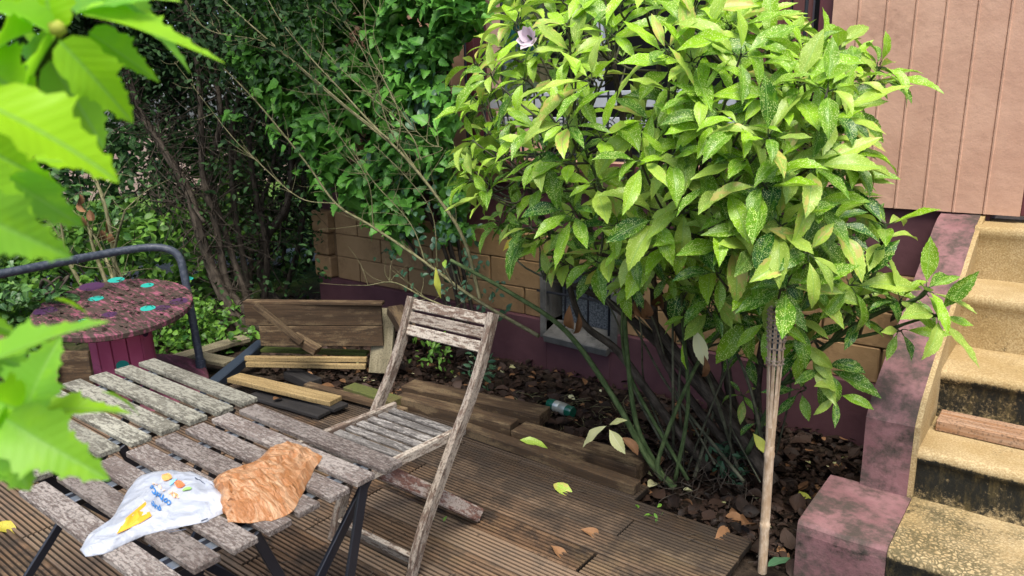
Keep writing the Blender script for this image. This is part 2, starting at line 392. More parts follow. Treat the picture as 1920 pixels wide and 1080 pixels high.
# mauve band, ochre blocks, mauve base
NX0, NX1, NZ0, NZ1 = -2.80, -2.30, .10, .55
b = MB(); b.box(-5.18, -.35, YW+.03, YW+.3, Z2+.002, Z3-.002); b.build('upper_band', M['mauve_wall'], house)
b = MB(); b.box(-5.22, NX0, YW-.03, YW+.3, -.4, Z1); b.box(NX1, -.35, YW-.03, YW+.3, -.4, Z1); b.box(NX0, NX1, YW-.03, YW+.3, -.4, NZ0-.06); b.build('base_band', M['mauve_wall'], house)
b = MB(); b.box(-5.17, NX0-.0, YW+.03, YW+.28, Z1, Z2); b.box(NX1, -.35, YW+.03, YW+.28, Z1, Z2); b.box(NX0, NX1, YW+.03, YW+.28, NZ1, Z2)
b.build('mortar', M['joint'], house)
b = MB(); rh = (Z2-Z1)/3
for r in range(3):
    z0, z1 = Z1+r*rh+.002, Z1+(r+1)*rh-.002; x = -5.02+(.0 if r % 2 else -.27)
    while x < -.4:
        a, c_ = max(x, -5.0), min(x+.56, -.36)
        segs = [(a, c_)]
        if z1 > NZ0 and z0 < NZ1-.02:
            segs = []
            if a < NX0-.02: segs.append((a, min(c_, NX0)))
            if c_ > NX1+.02: segs.append((max(a, NX1), c_))
        for s0, s1 in segs:
            if s1-s0 > .05: b.box(s0+.0015, s1-.0015, YW+.008, YW+.1, z0, z1, ch=.006)
        x += .57
b.build('ochre_blocks', M['yellow_block'], house)
b = MB()
for r in range(3):
    z0, z1 = Z1+r*rh, Z1+(r+1)*rh; b.box(-5.24, -5.03-(.02 if r % 2 else 0), YW-.05, YW+.3, z0+.005, z1-.005, ch=.012)
b.build('corner_quoin', M['yellow_block'], house)
# basement vent
vent = MB(); vent.box(NX0-.05, NX0, YW-.035, YW+.22, NZ0-.06, NZ1+.02); vent.box(NX1, NX1+.05, YW-.035, YW+.22, NZ0-.06, NZ1+.02)
vent.beam((NX0, YW+.02, NZ0-.02), (NX1, YW+.02, NZ0-.03), .2, .06, up=(0, -.35, 1), ch=.006)
vo = vent.build('basement_window', M['concrete'], house); vo['label'] = 'small basement window in a raw concrete surround low in the plinth'
k = NT('dusty_mesh_glass'); P = k.attr('wc'); n_ = k.noise(P, 70, 5, .8)
dm = k.pbr(k.mix(k.ramp(n_, .4, .6), (.04, .05, .06), (.19, .21, .23)), .5, k.bump(n_, .003), .4)
b = MB(); b.box(NX0, NX1, YW+.16, YW+.17, NZ0, NZ1); b.build('pane', dm, vo)
b = MB()
for x in (-2.7, -2.52, -2.36): b.tube([(x, YW+.05, NZ0), (x, YW+.05, NZ1)], .008)
b.tube([(NX0-.08, YW-.02, .36), (NX1, YW-.02, .36)], .009); b.build('grille', M['steel'], vo)
# main window with mauve frame, shutters, grille and curtain
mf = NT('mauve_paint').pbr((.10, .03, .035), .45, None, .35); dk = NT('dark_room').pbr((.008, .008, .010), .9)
brn = NT('brown_shutter').pbr((.115, .042, .036), .5, None, .35); wh = NT('white_frame').pbr((.42, .45, .50), .5, None, .35)
win = MB(); win.box(WX0, WX0+.07, YW-.02, YW+.12, WZ0, WZ1); win.box(WX1-.05, WX1+.028, YW+.05, YW+.12, WZ0, WZ1)
win.box(WX0-.04, WX1+.03, YW-.07, YW+.10, WZ0-.05, WZ0)
wo = win.build('window', mf, house)
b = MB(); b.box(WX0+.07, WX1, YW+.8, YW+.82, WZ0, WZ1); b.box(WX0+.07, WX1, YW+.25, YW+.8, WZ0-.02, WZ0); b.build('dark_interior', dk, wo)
b = MB(); b.box(WX0+.07, WX1-.4, YW+.14, YW+.18, 1.44, 1.50); b.box(WX0+.07, WX1-.4, YW+.14, YW+.18, 1.56, 1.66); b.box(-2.55, -2.49, YW+.14, YW+.18, 1.66, WZ1)
b.build('window_frame', wh, wo)
b = MB(); b.box(-1.62, -1.36, YW+.13, YW+.16, WZ0+.02, WZ1); b.box(-1.34, -1.24, YW+.11, YW+.15, WZ0+.02, WZ1)
for z in np.arange(1.3, 2.7, .06): b.box(-1.59, -1.39, YW+.12, YW+.135, z, z+.045)
b.build('shutter', brn, wo)
# curtain: pleated sheet with coloured patches
k = NT('patchwork_curtain'); P = k.sep(k.attr('wc')); ch = k.n('TexVoronoi', i_Vector=k.attr('wc'), i_Scale=6., feature='F1', distance='CHEBYCHEV')
cm = k.n('ValToRGB', i_0=k.sep(ch.outputs['Color'])[0]); cr_ = cm.color_ramp; cr_.interpolation = 'CONSTANT'
cr_.elements[0].color = (.02, .10, .10, 1); cr_.elements[1].position = .7; cr_.elements[1].color = (.10, .14, .09, 1)
e = cr_.elements.new(.25); e.color = (.13, .12, .07, 1); e = cr_.elements.new(.45); e.color = (.12, .17, .20, 1)
k.pbr(cm.outputs[0], .85, None, .2, .3)
b = MB(); vs = []; n = 40
for i in range(n+1):
    x = WX0+.08+.42*i/n; yy = YW+.26+.018*math.sin(i*1.1)
    vs += [(x, yy, 1.5), (x, yy, WZ1)]
b.add(vs, [(2*i, 2*i+2, 2*i+3, 2*i+1) for i in range(n)]); b.build('curtain', k.m, wo, smooth=3.14)
b = MB()
for i in range(15):
    x = WX0+.03+i*.158
    if i % 3 == 0 or x > -1.3 or i < 4: b.tube([(x, YW-.06, 1.26), (x, YW-.06, WZ1)], .009)
    else: b.tube([(x, YW-.06, 1.26), (x, YW-.06, 1.66)], .007)
for z in (1.27, 1.62, 2.6): b.box(WX0-.02, WX1+.03, YW-.066, YW-.054, z, z+.014)
for i in range(12):
    x = WX0+.12+i*.17; b.tube([(x+.05*math.cos(a)*(1-a/14), YW-.06, 1.45+.05*math.sin(a)*(1-a/14)) for a in np.linspace(0, 9, 18)], .004, 5)
b.build('grille', M['steel'], wo)
# door beyond the stairs
b = MB(); b.box(-.235, -.15, YW+.02, YW+.24, Z3, 2.95); b.box(.67, .75, YW+.02, YW+.24, Z3, 2.95); do = b.build('door', mf, house)
b = MB(); b.box(-.15, .67, YW+.14, YW+.19, Z3, 2.95)
for z in (1.2, 1.8, 2.4): b.box(-.07, .25, YW+.125, YW+.14, z, z+.45, ch=.01)
b.build('door_leaf', mf, do)

# ------------------------------------------------------------------ entrance steps
st = thing('entrance_steps', (0, 3.2, -.25), 'worn ochre concrete steps stained black, with a mauve side wall', 'stairs')
noses = [(2.45, .17), (2.85, .365), (3.2, .57), (3.54, .80), (3.86, 1.04)]
XI = -.365
for i, (y0, z1) in enumerate(noses):
    zb = -.3 if i == 0 else noses[i-1][1]
    yb = noses[i+1][0]+.03 if i < 4 else 4.14
    pr = [(y0+.012, zb-(.0 if i == 0 else .01))]; ex = [.55 if i < 3 else .2]
    for t in (.15, .4, .65, .85): pr.append((y0+.012-.006*t, zb+(z1-.03-zb)*t)); ex.append([.8, .85, .72, .18, .0][i]*(1 if t > .3 else .8))
    m0 = [.95, 1.0, .75, .05, 0][i]
    pr += [(y0+.002, z1-.05), (y0-.004, z1-.035)]; ex += [m0, m0*.75]
    for a in (0, 25, 50, 75, 90):
        a = math.radians(a); pr.append((y0+.022-.026*math.cos(a), z1-.022+.022*math.sin(a))); ex.append(.0)
    dt = yb-y0
    for t in (.25, .5, .8, 1): pr.append((y0+dt*t, z1+.001)); ex.append([.12, .08, .1, .0, 0][i]+(.22 if t == .8 and i < 2 else 0))
    b = MB(); x1 = 1.6; seg = 90; n = len(pr); vs = []; e = []
    x0 = XI if i == 0 else XI-.02
    for s_ in range(seg+1):
        x = x0+(x1-x0)*s_/seg
        for (yy, zz), q in zip(pr, ex):
            nn = noise.noise(Vector((x*7, yy*7, zz*7)))*.006; vs.append((x, yy+nn, zz+nn*.3)); e.append(q)
    fs = [(n*k_+i_, n*k_+n+i_, n*k_+n+i_+1, n*k_+i_+1) for k_ in range(seg) for i_ in range(n-1)]
    b.add(vs, fs, None, e); b.build('step', M['steps'], st, smooth=3.14)
# mauve side wall: vertical front, sloped rounded top; ochre inner face
def side_prof(): return [(2.842, .165), (2.835, .455), (2.85, .475), (2.90, .53), (3.45, .825), (3.80, 1.0), (3.93, 1.052), (YW+.02, Z3-.004), (YW+.02, -.25), (2.86, -.25), (2.86, .165)]
b = MB(); pr = side_prof(); sg = []
for (a, c_) in zip(pr, pr[1:]):
    m_ = 8
    for t in range(m_): sg.append((a[0]+(c_[0]-a[0])*t/m_, a[1]+(c_[1]-a[1])*t/m_))
b.extrude(sg, -.545, XI-.018, 6, closed=True, ex=[.32 if z > .3 and y < 2.88 else .1 for y, z in sg])
b.v = [(x, y+noise.noise(Vector((x*8, y*8, z*8)))*.006, z+noise.noise(Vector((x*8, y*8, z*8+9)))*.006) for x, y, z in b.v]
b.build('side_wall', M['mauve_steps'], st)
b = MB(); b.extrude([(y+.0, z-.002) for y, z in sg], XI-.018, XI, 1, closed=True); b.build('inner_facing', M['steps'], st)
b = MB(); x0 = -.655; prb = [(2.462, -.3), (2.455, .0), (2.452, .06), (2.449, .125), (2.452, .155), (2.462, .168), (2.6, .171), (2.72, .171), (2.858, .17), (2.86, -.3)]
b.extrude(prb, x0, XI-.002, 14, closed=True, ex=[.1, .2, .35, .6, .0, .0, .15, .2, .1, 0])
b.v = [(x, y+noise.noise(Vector((x*8, y*8, z*8)))*.005, z+noise.noise(Vector((x*8, y*8, z*8+9)))*.004) for x, y, z in b.v]
b.build('base_block', M['mauve_steps'], st)
b = MB(); p0 = Wp(1748, 800, 3.10); b.beam((-.345, 3.12, .389), (1.1, 3.115, .391), .13, .042, ch=.003, seg=6)
tag(b.build('plank', M['plank_red'], smooth=None), 'reddish grooved decking plank lying across the second step', 'plank')

# ------------------------------------------------------------------ tables
def make_table(label, mat, dx=0):
    t = thing('folding_table', (-1.67, .90, 0), label, 'table', 'slatted folding bistro tables')
    p = .0871
    for i in range(8):
        y = 1.206-p*i; b = MB(); jx = random.uniform(-.006, .006)
        b.beam((-2.0+jx, y, .6925), (-1.342+jx, y, .6925), .062, .017, ch=.0025, seg=3); b.build('slat', mat, t)
    for x in (-1.90, -1.44):
        b = MB(); b.box(x-.011, x+.011, .60, 1.21, .652, .684); b.build('rail', M['steel'], t)
        b = MB(); b.box(x-.02, x+.035, .58, 1.215, .680, .6835, ch=.001); b.build('mounting_strip', M['zinc'], t)
    for x, s in ((-1.925, 1), (-1.415, 1)):
        b = MB(); b.beam((x, 1.19, .66), (x, .60, .012), .012, .028, up=(0, .7, .7)); b.build('leg', M['steel'], t)
        xx = x+(.022 if x < -1.6 else -.022)
        b = MB(); b.beam((xx, .62, .66), (xx, 1.16, .012), .012, .028, up=(0, -.7, .7)); b.build('leg', M['steel'], t)
    b = MB(); b.tube([(-1.925, .60, .02), (-1.415, .60, .02)], .008); b.build('crossbar', M['steel'], t); b = MB(); b.tube([(-1.90, 1.16, .02), (-1.44, 1.16, .02)], .008); b.build('crossbar', M['steel'], t)
    # straight outer leg at the near end seen in front of the deck
    b = MB(); b.beam((-1.36, 1.12, .68), (-1.36, .93, .012), .010, .030, up=(0, .9, .2)); b.build('leg', M['steel'], t)
    b = MB(); b.beam((-1.385, .82, .68), (-1.40, 1.0, .2), .010, .026, up=(0, .9, .2)); b.build('brace', M['steel'], t)
    return t
t1 = make_table('nearest grey-brown slatted folding table, two bags lying on it', M['table_slat'])
t2 = make_table('pale lichen-covered slatted folding table next to the cable spool', M['table_slat_green'])
t2.location = (-1.67-.70, .90+.035, -.0)

# ------------------------------------------------------------------ folding chair
ch_ = thing('folding_chair', (-1.9, 1.75, 0), 'weathered pale wooden folding chair tucked under the nearest table', 'chair')
prof = [(1.568, .0), (1.625, .132), (1.70, .255), (1.781, .376), (1.849, .474), (1.91, .56), (1.985, .69), (2.056, .852)]
def stile(x):
    pts = spline([(x, y, z) for y, z in prof], 4); b = MB(); vs = []; wc = []; t = 0; n = len(pts); o = random.random()*30
    for k_, p in enumerate(pts):
        d = (pts[min(k_+1, n-1)]-pts[max(0, k_-1)]).normalized(); nn = Vector((0, -d.z, d.y))
        if k_: t += (p-pts[k_-1]).length
        W2 = .0235*(1-.25*(k_ < 2)); H2 = .014; c_ = .005
        for (a, h) in ((-W2+c_, -H2), (W2-c_, -H2), (W2, -H2+c_), (W2, H2-c_), (W2-c_, H2), (-W2+c_, H2), (-W2, H2-c_), (-W2, -H2+c_)):
            vs.append(p+nn*a+Vector((h, 0, 0))); wc.append((t+o, a+o, h))
    fs = [tuple(range(8)), tuple(8*(n-1)+i for i in range(7, -1, -1))]
    for k_ in range(n-1):
        for i in range(8):
            j = (i+1) % 8; fs.append((8*k_+j, 8*k_+i, 8*k_+8+i, 8*k_+8+j))
    b.add(vs, fs, wc); return b
XR, XL = -1.69, -2.11
for x in (XR, XL): stile(x).build('stile', M['chair_wood'], ch_, smooth=.6)
dv = Vector((0, .069, .16)).normalized(); top = Vector((0, 2.048, .828))
for i in range(3):
    c_ = top-dv*(.052*i+.003)
    b = MB(); b.beam((XL+.012, c_.y, c_.z), (XR-.012, c_.y, c_.z), .012, .043, up=tuple(dv), ch=.003, seg=4, jit=.0006); b.build('back_slat', M['chair_wood'], ch_)
for x in (XR-.028, XL+.028):
    b = MB(); b.beam((x, 1.40, .452), (x, 1.905, .437), .022, .040, ch=.005, seg=4); b.build('seat_rail', M['chair_wood'], ch_)
for i in range(8):
    y = 1.865-.054*i; b = MB(); z = .452-.002*(8-i)+.003
    b.beam((XL+.042, y, z-.002), (XR-.042, y, z-.002), .035, .012, ch=.003, seg=3); b.build('seat_slat', M['plank_dark'] if i == 99 else M['chair_seat'], ch_)
for x, m in ((XR-.052, 'chair_red'), (XL+.052, 'chair_wood')):
    b = MB(); b.beam((x, 1.50, .440), (x, 2.005, .022), .024, .056, up=(0, .7, .7), ch=.006, seg=4); b.build('leg', M[m], ch_)
b = MB(); b.beam((XL+.06, 1.945, .075), (XR-.06, 1.945, .075), .018, .036, up=(0, .7, .7), seg=3); b.build('stretcher', M['chair_wood'], ch_)
b = MB(); b.beam((XL-.12+.13, 1.603, .055), (XR-.012, 1.603, .055), .018, .05, up=(0, -.38, 1), seg=3); b.build('stretcher', M['chair_wood'], ch_)

# ------------------------------------------------------------------ bags on the table
def bag(name, secs, hts, mat, label, amp, nsc, n=33, z0=.7015, sub=7, sm=3.14):
    L_ = [G(*s[0], z0) for s in secs]; R_ = [G(*s[1], z0) for s in secs]
    L_ = spline(L_, sub); R_ = spline(R_, sub); m = len(L_)
    H = np.interp(np.linspace(0, len(secs)-1, m), range(len(secs)), hts)
    b = MB(); vs = []
    for k_ in range(m):
        for j in range(n):
            t = j/(n-1); p = L_[k_].lerp(R_[k_], t); e = math.sin(math.pi*t)**.55 if 0 < t < 1 else 0
            e2 = e*min(1, .25+min(k_, m-1-k_)/4.)
            q = Vector((k_/m*nsc*.16, (t-.5)*(L_[k_]-R_[k_]).length*nsc, 1.7)); q += Vector((noise.noise(q*.7), noise.noise(q*.7+Vector((3, 3, 3))), 0))*.8
            rd = (1-abs(noise.noise(q))*3.2)*.6+(1-abs(noise.noise(q*2.1+Vector((5, 1, 2))))*3.)*.35+noise.noise(q*5)*.2
            z = H[k_]*e2*(1+.0*rd)+amp*rd*e2
            dxy = Vector((noise.noise(q*1.5+Vector((9, 0, 0))), noise.noise(q*1.5+Vector((0, 9, 0))), 0))*amp*.7
            vs.append(p+dxy+Vector((0, 0, max(z, 0)+.001)))
    fs = [(n*k_+j, n*k_+j+1, n*k_+n+j+1, n*k_+n+j) for k_ in range(m-1) for j in range(n-1)]
    up = len(vs); vs += [Vector((v.x, v.y, z0)) for v in vs]
    fs += [tuple(reversed([i+up for i in f])) for f in fs]
    rim = [j for j in range(n)]+[n*k_+n-1 for k_ in range(1, m)]+[n*(m-1)+j for j in range(n-2, -1, -1)]+[n*k_ for k_ in range(m-2, 0, -1)]
    for a, c_ in zip(rim, rim[1:]+rim[:1]): fs.append((c_, a, a+up, c_+up))
    b.add(vs, fs); o = b.build(name, mat, smooth=sm)
    bv = BVHTree.FromPolygons([tuple(v) for v in b.v], fs)
    return tag(o, label, 'bag'), bv
k = NT('white_plastic'); w_ = k.attr('wc'); n_ = k.noise(w_, 18, 4, .5, .5)
wp = k.pbr(k.mix(k.ramp(n_, .4, .7), (.40, .43, .48), (.53, .55, .58)), .32, k.bump(n_, .02, .7), .5, .15, (.6, .65, .7))
wb, bvh = bag('plastic_bag', [((150, 1030), (160, 1043)), ((168, 1006), (205, 1036)), ((212, 975), (262, 1008)), ((238, 925), (340, 988)), ((262, 896), (385, 978)), ((305, 889), (410, 966)), ((352, 893), (428, 955)), ((395, 908), (424, 938))],
              [.008, .014, .022, .026, .032, .034, .028, .014], wp, 'white plastic bread bag with orange and blue print, on the nearest table', .008, 30)
k = NT('brown_paper'); w_ = k.attr('wc'); n_ = k.noise(k.n('Mapping', i_Vector=w_, i_Rotation=(0, 0, .9), i_Scale=(1, 3.2, 1)).outputs[0], 16, 6, .6, .8); n2 = k.noise(k.n('Mapping', i_Vector=w_, i_Rotation=(0, 0, .9), i_Scale=(1, 3.5, 1)).outputs[0], 30, 4, .6, 1.)
bp = k.pbr(k.mix(k.ramp(n_, .42, .62), (.40, .17, .06), (.55, .32, .17)), .34, k.bump(n2, .012, .9), .45, .12)
bag('paper_bag', [((396, 925), (428, 978)), ((402, 905), (470, 982)), ((438, 888), (520, 972)), ((478, 868), (548, 955)), ((500, 846), (572, 918)), ((520, 836), (592, 880)), ((538, 832), (608, 856))],
    [.03, .044, .046, .038, .028, .022, .016], bp, 'crumpled translucent brown paper bag, on the nearest table', .013, 38, n=15, sub=4, sm=None)
def onbag(pts, bv=bvh, z=.003):
    out = []
    for p in pts:
        h = bv.ray_cast(Vector((p[0], p[1], 1.0)), Vector((0, 0, -1)))[0]
        out.append(Vector((p[0], p[1], (h.z if h else .705)+z)))
    return out
def flatcol(nm, c): return NT(nm).pbr(c, .45, None, .3)
INK = {'blue': flatcol('ink_blue', (.03, .16, .42)), 'orange': flatcol('ink_orange', (.75, .33, .10)), 'red': flatcol('ink_red', (.75, .18, .07)), 'green': flatcol('ink_green', (.25, .45, .12)),
       'lblue': flatcol('ink_lightblue', (.25, .55, .75)), 'grey': flatcol('ink_grey', (.10, .12, .16)), 'amber': flatcol('ink_amber', (.80, .36, .03)), 'peach': flatcol('ink_peach', (.85, .50, .33))}
def px_poly(name, pxs, ink, sub=3):
    b = MB(); c_ = Vector((sum(p[0] for p in pxs)/len(pxs), sum(p[1] for p in pxs)/len(pxs), 0))
    n = len(pxs); vs = [G(c_.x, c_.y, .735)]; rings = 9
    for r in range(1, rings+1):
        for p in pxs: q = c_.lerp(Vector((p[0], p[1], 0)), r/rings); vs.append(G(q.x, q.y, .735))
    fs = [(0, 1+i, 1+(i+1) % n) for i in range(n)]
    for r in range(rings-1):
        for i in range(n): j = (i+1) % n; fs.append((1+r*n+i, 1+(r+1)*n+i, 1+(r+1)*n+j, 1+r*n+j))
    b.add(onbag(vs), fs); b.build(name, INK[ink], wb)
def oval(cx, cy, rx, ry, ang, ink):
    a_ = math.radians(ang); px_poly('print', [(cx+rx*math.cos(t)*math.cos(a_)-ry*math.sin(t)*math.sin(a_), cy+rx*math.cos(t)*math.sin(a_)+ry*math.sin(t)*math.cos(a_)) for t in np.linspace(0, 2*math.pi, 24, endpoint=False)], ink)
oval(313, 897, 9.5, 6.5, 0, 'orange'); oval(338, 912, 10, 5.5, 5, 'red'); oval(325, 905, 8, 3, -30, 'lblue'); oval(351, 920, 9, 2.8, -8, 'green')
px_poly('print', [(272, 936), (283, 960), (262, 972), (232, 983), (216, 988), (235, 968)], 'amber')
for c_ in ((287, 903), (293, 909), (300, 914), (308, 920), (318, 924), (326, 929), (333, 932)): oval(c_[0], c_[1], 2.6, 2.2, 30, 'peach')
def px_text(txt, cx, cy, size, ang, ink):
    cu = bpy.data.curves.new('t', 'FONT'); cu.body = txt; cu.size = size; cu.align_x = 'CENTER'; cu.align_y = 'CENTER'; cu.resolution_u = 3; cu.offset = size*.02
    o = bpy.data.objects.new('t', cu); C.objects.link(o); bpy.context.view_layer.update()
    me = bpy.data.meshes.new_from_object(o.evaluated_get(bpy.context.evaluated_depsgraph_get()))
    a_ = math.radians(ang); vs = []
    for v in me.vertices:
        x, y = v.co.x, -v.co.y; vs.append(G(cx+x*math.cos(a_)-y*math.sin(a_), cy+x*math.sin(a_)+y*math.cos(a_), .735))
    b = MB(); b.add(onbag(vs), [tuple(p.vertices) for p in me.polygons]); bpy.data.objects.remove(o)
    b.build('lettering', INK[ink], wb)
px_text('comic', 302, 931, 17, 214, 'blue'); px_text('e', 284, 914, 17, 205, 'blue'); px_text('que', 292, 946, 13, 205, 'blue'); px_text('un', 327, 929, 14, 208, 'orange')
for (x, y, l, a) in ((375, 902, 22, 28), (380, 953, 14, -20), (383, 958, 12, -18), (320, 972, 26, -16), (330, 974, 34, -10)):
    px_poly('fine_print', [(x-l/2*math.cos(math.radians(a))+dx, y-l/2*math.sin(math.radians(a))+dy) for dx, dy in ((0, 0), (l*math.cos(math.radians(a)), l*math.sin(math.radians(a))), (l*math.cos(math.radians(a)), l*math.sin(math.radians(a))+1), (0, 1))], 'grey')

# ------------------------------------------------------------------ cable spool table
topc = G(214, 572, .52); ax = Vector((.12, -.085, 1)).normalized(); HS = .57; base = topc-ax*HS
k = NT('painted_spool'); w_ = k.attr('wc'); n_ = k.noise(w_, 9, 6, .65); n2 = k.noise(w_, 45, 5, .7)
pk = k.mix(k.ramp(n_, .35, .6), (.20, .055, .085), (.27, .085, .125))
n3 = k.noise(k.n('Mapping', i_Vector=w_, i_Rotation=(0, 0, .5), i_Scale=(1, 6, 1)).outputs[0], 8, 5, .7); dirt = k.ramp(k.math('ADD', k.math('MULTIPLY', n3, .8), k.math('MULTIPLY', n2, .5)), .52, .68)
z_ = k.fac('ex'); pk = k.mix(k.ramp(k.noise(w_, 3.6, 2), .54, .57, 0, .85), pk, (.07, .03, .075)) if False else pk
pk = k.mix(k.math('MULTIPLY', dirt, z_), pk, (.055, .04, .03))
M['spool_pink'] = k.pbr(pk, .75, k.bump(n2, .003), .25)
M['drum'] = stucco('drum_paint', (.46, .09, .18), (.54, .13, .23), .001, (.12, .035, .06), .02, 5)
sp = thing('cable_spool', base, 'pink painted wooden cable spool table with teal and dark spots', 'table')
qa = Vector((0, 0, 1)).rotation_difference(ax)
def disc(z0, z1, r, ex, mat, name):
    b = MB(); n = 56; vs = []; e = []
    for (rr, z) in ((.001, z0), (r*.5, z0), (r-.006, z0), (r, z0+.006), (r, z1-.006), (r-.006, z1), (r*.66, z1), (r*.33, z1), (.001, z1)):
        for i in range(n):
            a = 2*math.pi*i/n; vs.append(base+qa@Vector((rr*math.cos(a), rr*math.sin(a), z))); e.append(ex if z > z0+.001 or rr > r*.9 else .1)
    fs = [(n*k_+i, n*k_+(i+1) % n, n*k_+n+(i+1) % n, n*k_+n+i) for k_ in range(8) for i in range(n)]
    b.add(vs, fs, None, e); return b.build(name, mat, sp, smooth=.5)
tp = disc(HS-.038, HS, .415, 1., M['spool_pink'], 'tabletop'); disc(0, .035, .44, .6, M['spool_pink'], 'base_flange')
b = MB(); n = 13
for i in range(n):
    a = 2*math.pi*i/n; r = .155; wd = 2*r*math.tan(math.pi/n)-.004
    o = Vector((r*math.cos(a), r*math.sin(a), 0))
    b.beam(base+qa@(o+Vector((0, 0, .035))), base+qa@(o+Vector((0, 0, HS-.038))), wd, .02, up=tuple(qa@Vector((math.cos(a), math.sin(a), 0))), ch=.002)
b.build('drum', M['drum'], sp)
TEAL = NT('teal_paint').pbr((.02, .32, .26), .6, None, .3); DPUR = NT('dark_purple_paint').pbr((.055, .02, .06), .65, None, .3)
qi = qa.inverted()
def top_xy(px, py):
    d = Vector(ray(px, py)); o = base+ax*HS; t = (o-Vector(CP)).dot(ax)/d.dot(ax); return qi@(Vector(CP)+d*t-base)
def spot(px, py, r, m, name='painted_spot', z=.0012):
    c_ = top_xy(px, py); b = MB(); vs = [base+qa@Vector((c_.x, c_.y, HS+z))]
    for i in range(20):
        a = 2*math.pi*i/20; rr = r*(1+.12*noise.noise(Vector((px+math.cos(a)*2, py+math.sin(a)*2, 0)))); vs.append(base+qa@Vector((c_.x+rr*math.cos(a), c_.y+rr*math.sin(a), HS+z)))
    b.add(vs, [(0, 1+i, 1+(i+1) % 20) for i in range(20)]); b.build(name, m, sp)
for (x, y, r) in ((218, 525, .038), (276, 535, .03), (180, 560, .032), (277, 578, .032), (155, 602, .02), (351, 523, .028)): spot(x, y, r*1.25, TEAL)
for (x, y, r) in ((172, 537, .07), (85, 583, .06), (305, 577, .04), (335, 565, .05), (205, 590, .04), (125, 555, .045)): spot(x, y, r, DPUR, z=.0007)
def drumspot(px, py, r, m):
    v = top_xy(px, py); o = Vector(CP); d = Vector(ray(px, py)); t = 3.2
    for _ in range(400):
        q = qi@(o+d*t-base)
        if math.hypot(q.x, q.y) < .172 and 0 < q.z < HS: break
        t += .005
    a0 = math.atan2(q.y, q.x); b = MB(); R = .171
    vs = [base+qa@Vector((R*math.cos(a0), R*math.sin(a0), q.z))]
    for i in range(20):
        a = 2*math.pi*i/20; aa = a0+r*math.cos(a)/R; vs.append(base+qa@Vector((R*math.cos(aa), R*math.sin(aa), q.z+r*math.sin(a))))
    b.add(vs, [(0, 1+i, 1+(i+1) % 20) for i in range(20)]); b.build('painted_spot', m, sp)
drumspot(230, 686, .034, TEAL); drumspot(274, 622, .03, DPUR); drumspot(190, 622, .02, DPUR)

# ------------------------------------------------------------------ bent tube frame
fr = thing('tube_frame', (-4.3, 2.3, -.05), 'bent dark grey steel tube frame with a square base bar', 'frame')
J = G(375, 690, .04); up1 = J+Vector((-.05, .02, .62))
TB = Vector((-4.42, 2.31, .75))
pts = [Vector((-4.30, 2.31, .03)), Vector((-4.335, 2.31, .35)), Vector((-4.365, 2.31, .62))]+[Vector(p) for p in ((-4.38, 2.305, .70), (-4.405, 2.28, .75), (-4.45, 2.22, .778), (-4.50, 2.10, .785), (-4.52, 1.85, .78), (-4.46, 1.30, .775), (-4.38, .6, .77))]
b = MB(); b.tube(spline(pts, 5), .024, 14); b.build('top_tube', M['tube'], fr, smooth=1.)
b = MB(); b.tube([(-4.51, 1.80, .7805), (-4.505, 1.76, .780)], .0255, 14); b.build('joint_sleeve', M['tube'], fr, smooth=1.)
b = MB(); b.tube([(-4.30, 2.31, -.01), (-4.30, 2.31, .06)], .032, 12); b.build('foot_joint', M['tube'], fr, smooth=1.)
bluebar = NT('blue_grey_bar').pbr((.03, .042, .06), .4, None, .4)
b = MB(); b.beam(G(385, 735, .01), G(492, 645, .05), .075, .06, ch=.006); b.build('base_bar', bluebar, fr)

# ------------------------------------------------------------------ loose timber
def plank(name, p0, p1, w_, h_, mat, label, up=(0, 0, 1), cat='plank', seg=5, jit=.0012):
    b = MB(); b.beam(p0, p1, w_, h_, up=up, ch=.003, seg=seg, jit=jit); return tag(b.build(name, M[mat]), label, cat)
plank('plank', G(438, 708, .07), G(630, 752, .06), .10, .028, 'plank_yellow', 'pale yellow plank on the dark boards beside the two tables')
plank('plank', G(478, 738, .02), G(612, 776, .02), .12, .02, 'plank_dark', 'black board lying flat under the pale yellow plank')
plank('plank', G(520, 724, .035), G(640, 765, .035), .10, .02, 'plank_dark', 'second black board, crossing under the pale yellow plank')
plank('plank', G(575, 722, .04), G(760, 772, .03), .05, .03, 'plank_brown', 'thin red-brown batten running behind the chair towards the planks')
plank('timber_block', G(655, 732, .03), G(745, 760, .03), .09, .07, 'plank_green', 'mossy green timber block behind the chair', cat='block')
plank('sleeper', G(765, 728, -.0), G(1022, 782, -.0), .13, .07, 'plank_brown', 'rearmost brown timber along the edge of the deck, nearest the bottle')
plank('sleeper', G(750, 755, .01), G(965, 808, .01), .09, .10, 'plank_brown', 'middle timber behind the chair seat with a dark sawn end')
plank('sleeper', G(972, 812, .0), G(1205, 882, .0), .13, .08, 'plank_brown', 'broad brown timber below the cream leaves')
plank('sleeper', G(860, 800, .02), G(1195, 915, .02), .065, .045, 'plank_brown', 'long narrow batten at the very edge of the deck boards')
plank('plank', G(330, 672, -.02), G(462, 634, .0), .12, .03, 'plank_pale', 'pale board lying behind the foot of the tube frame')
plank('plank', G(372, 668, .03), G(432, 680, .03), .11, .025, 'plank_pale', 'short pale board on the ground behind the square base bar')
plank('plank', G(500, 800, -.02)+Vector((0, .35, 0)), G(640, 850, -.02)+Vector((0, .3, 0)), .05, .02, 'plank_dark', 'thin black strip on the deck behind the near table') if False else None
pb = thing('broken_planter', G(590, 660, -.1), 'broken brown planter box of thick boards against the hedge', 'planter')
A, B_ = G(470, 590, .33), G(716, 590, .33)
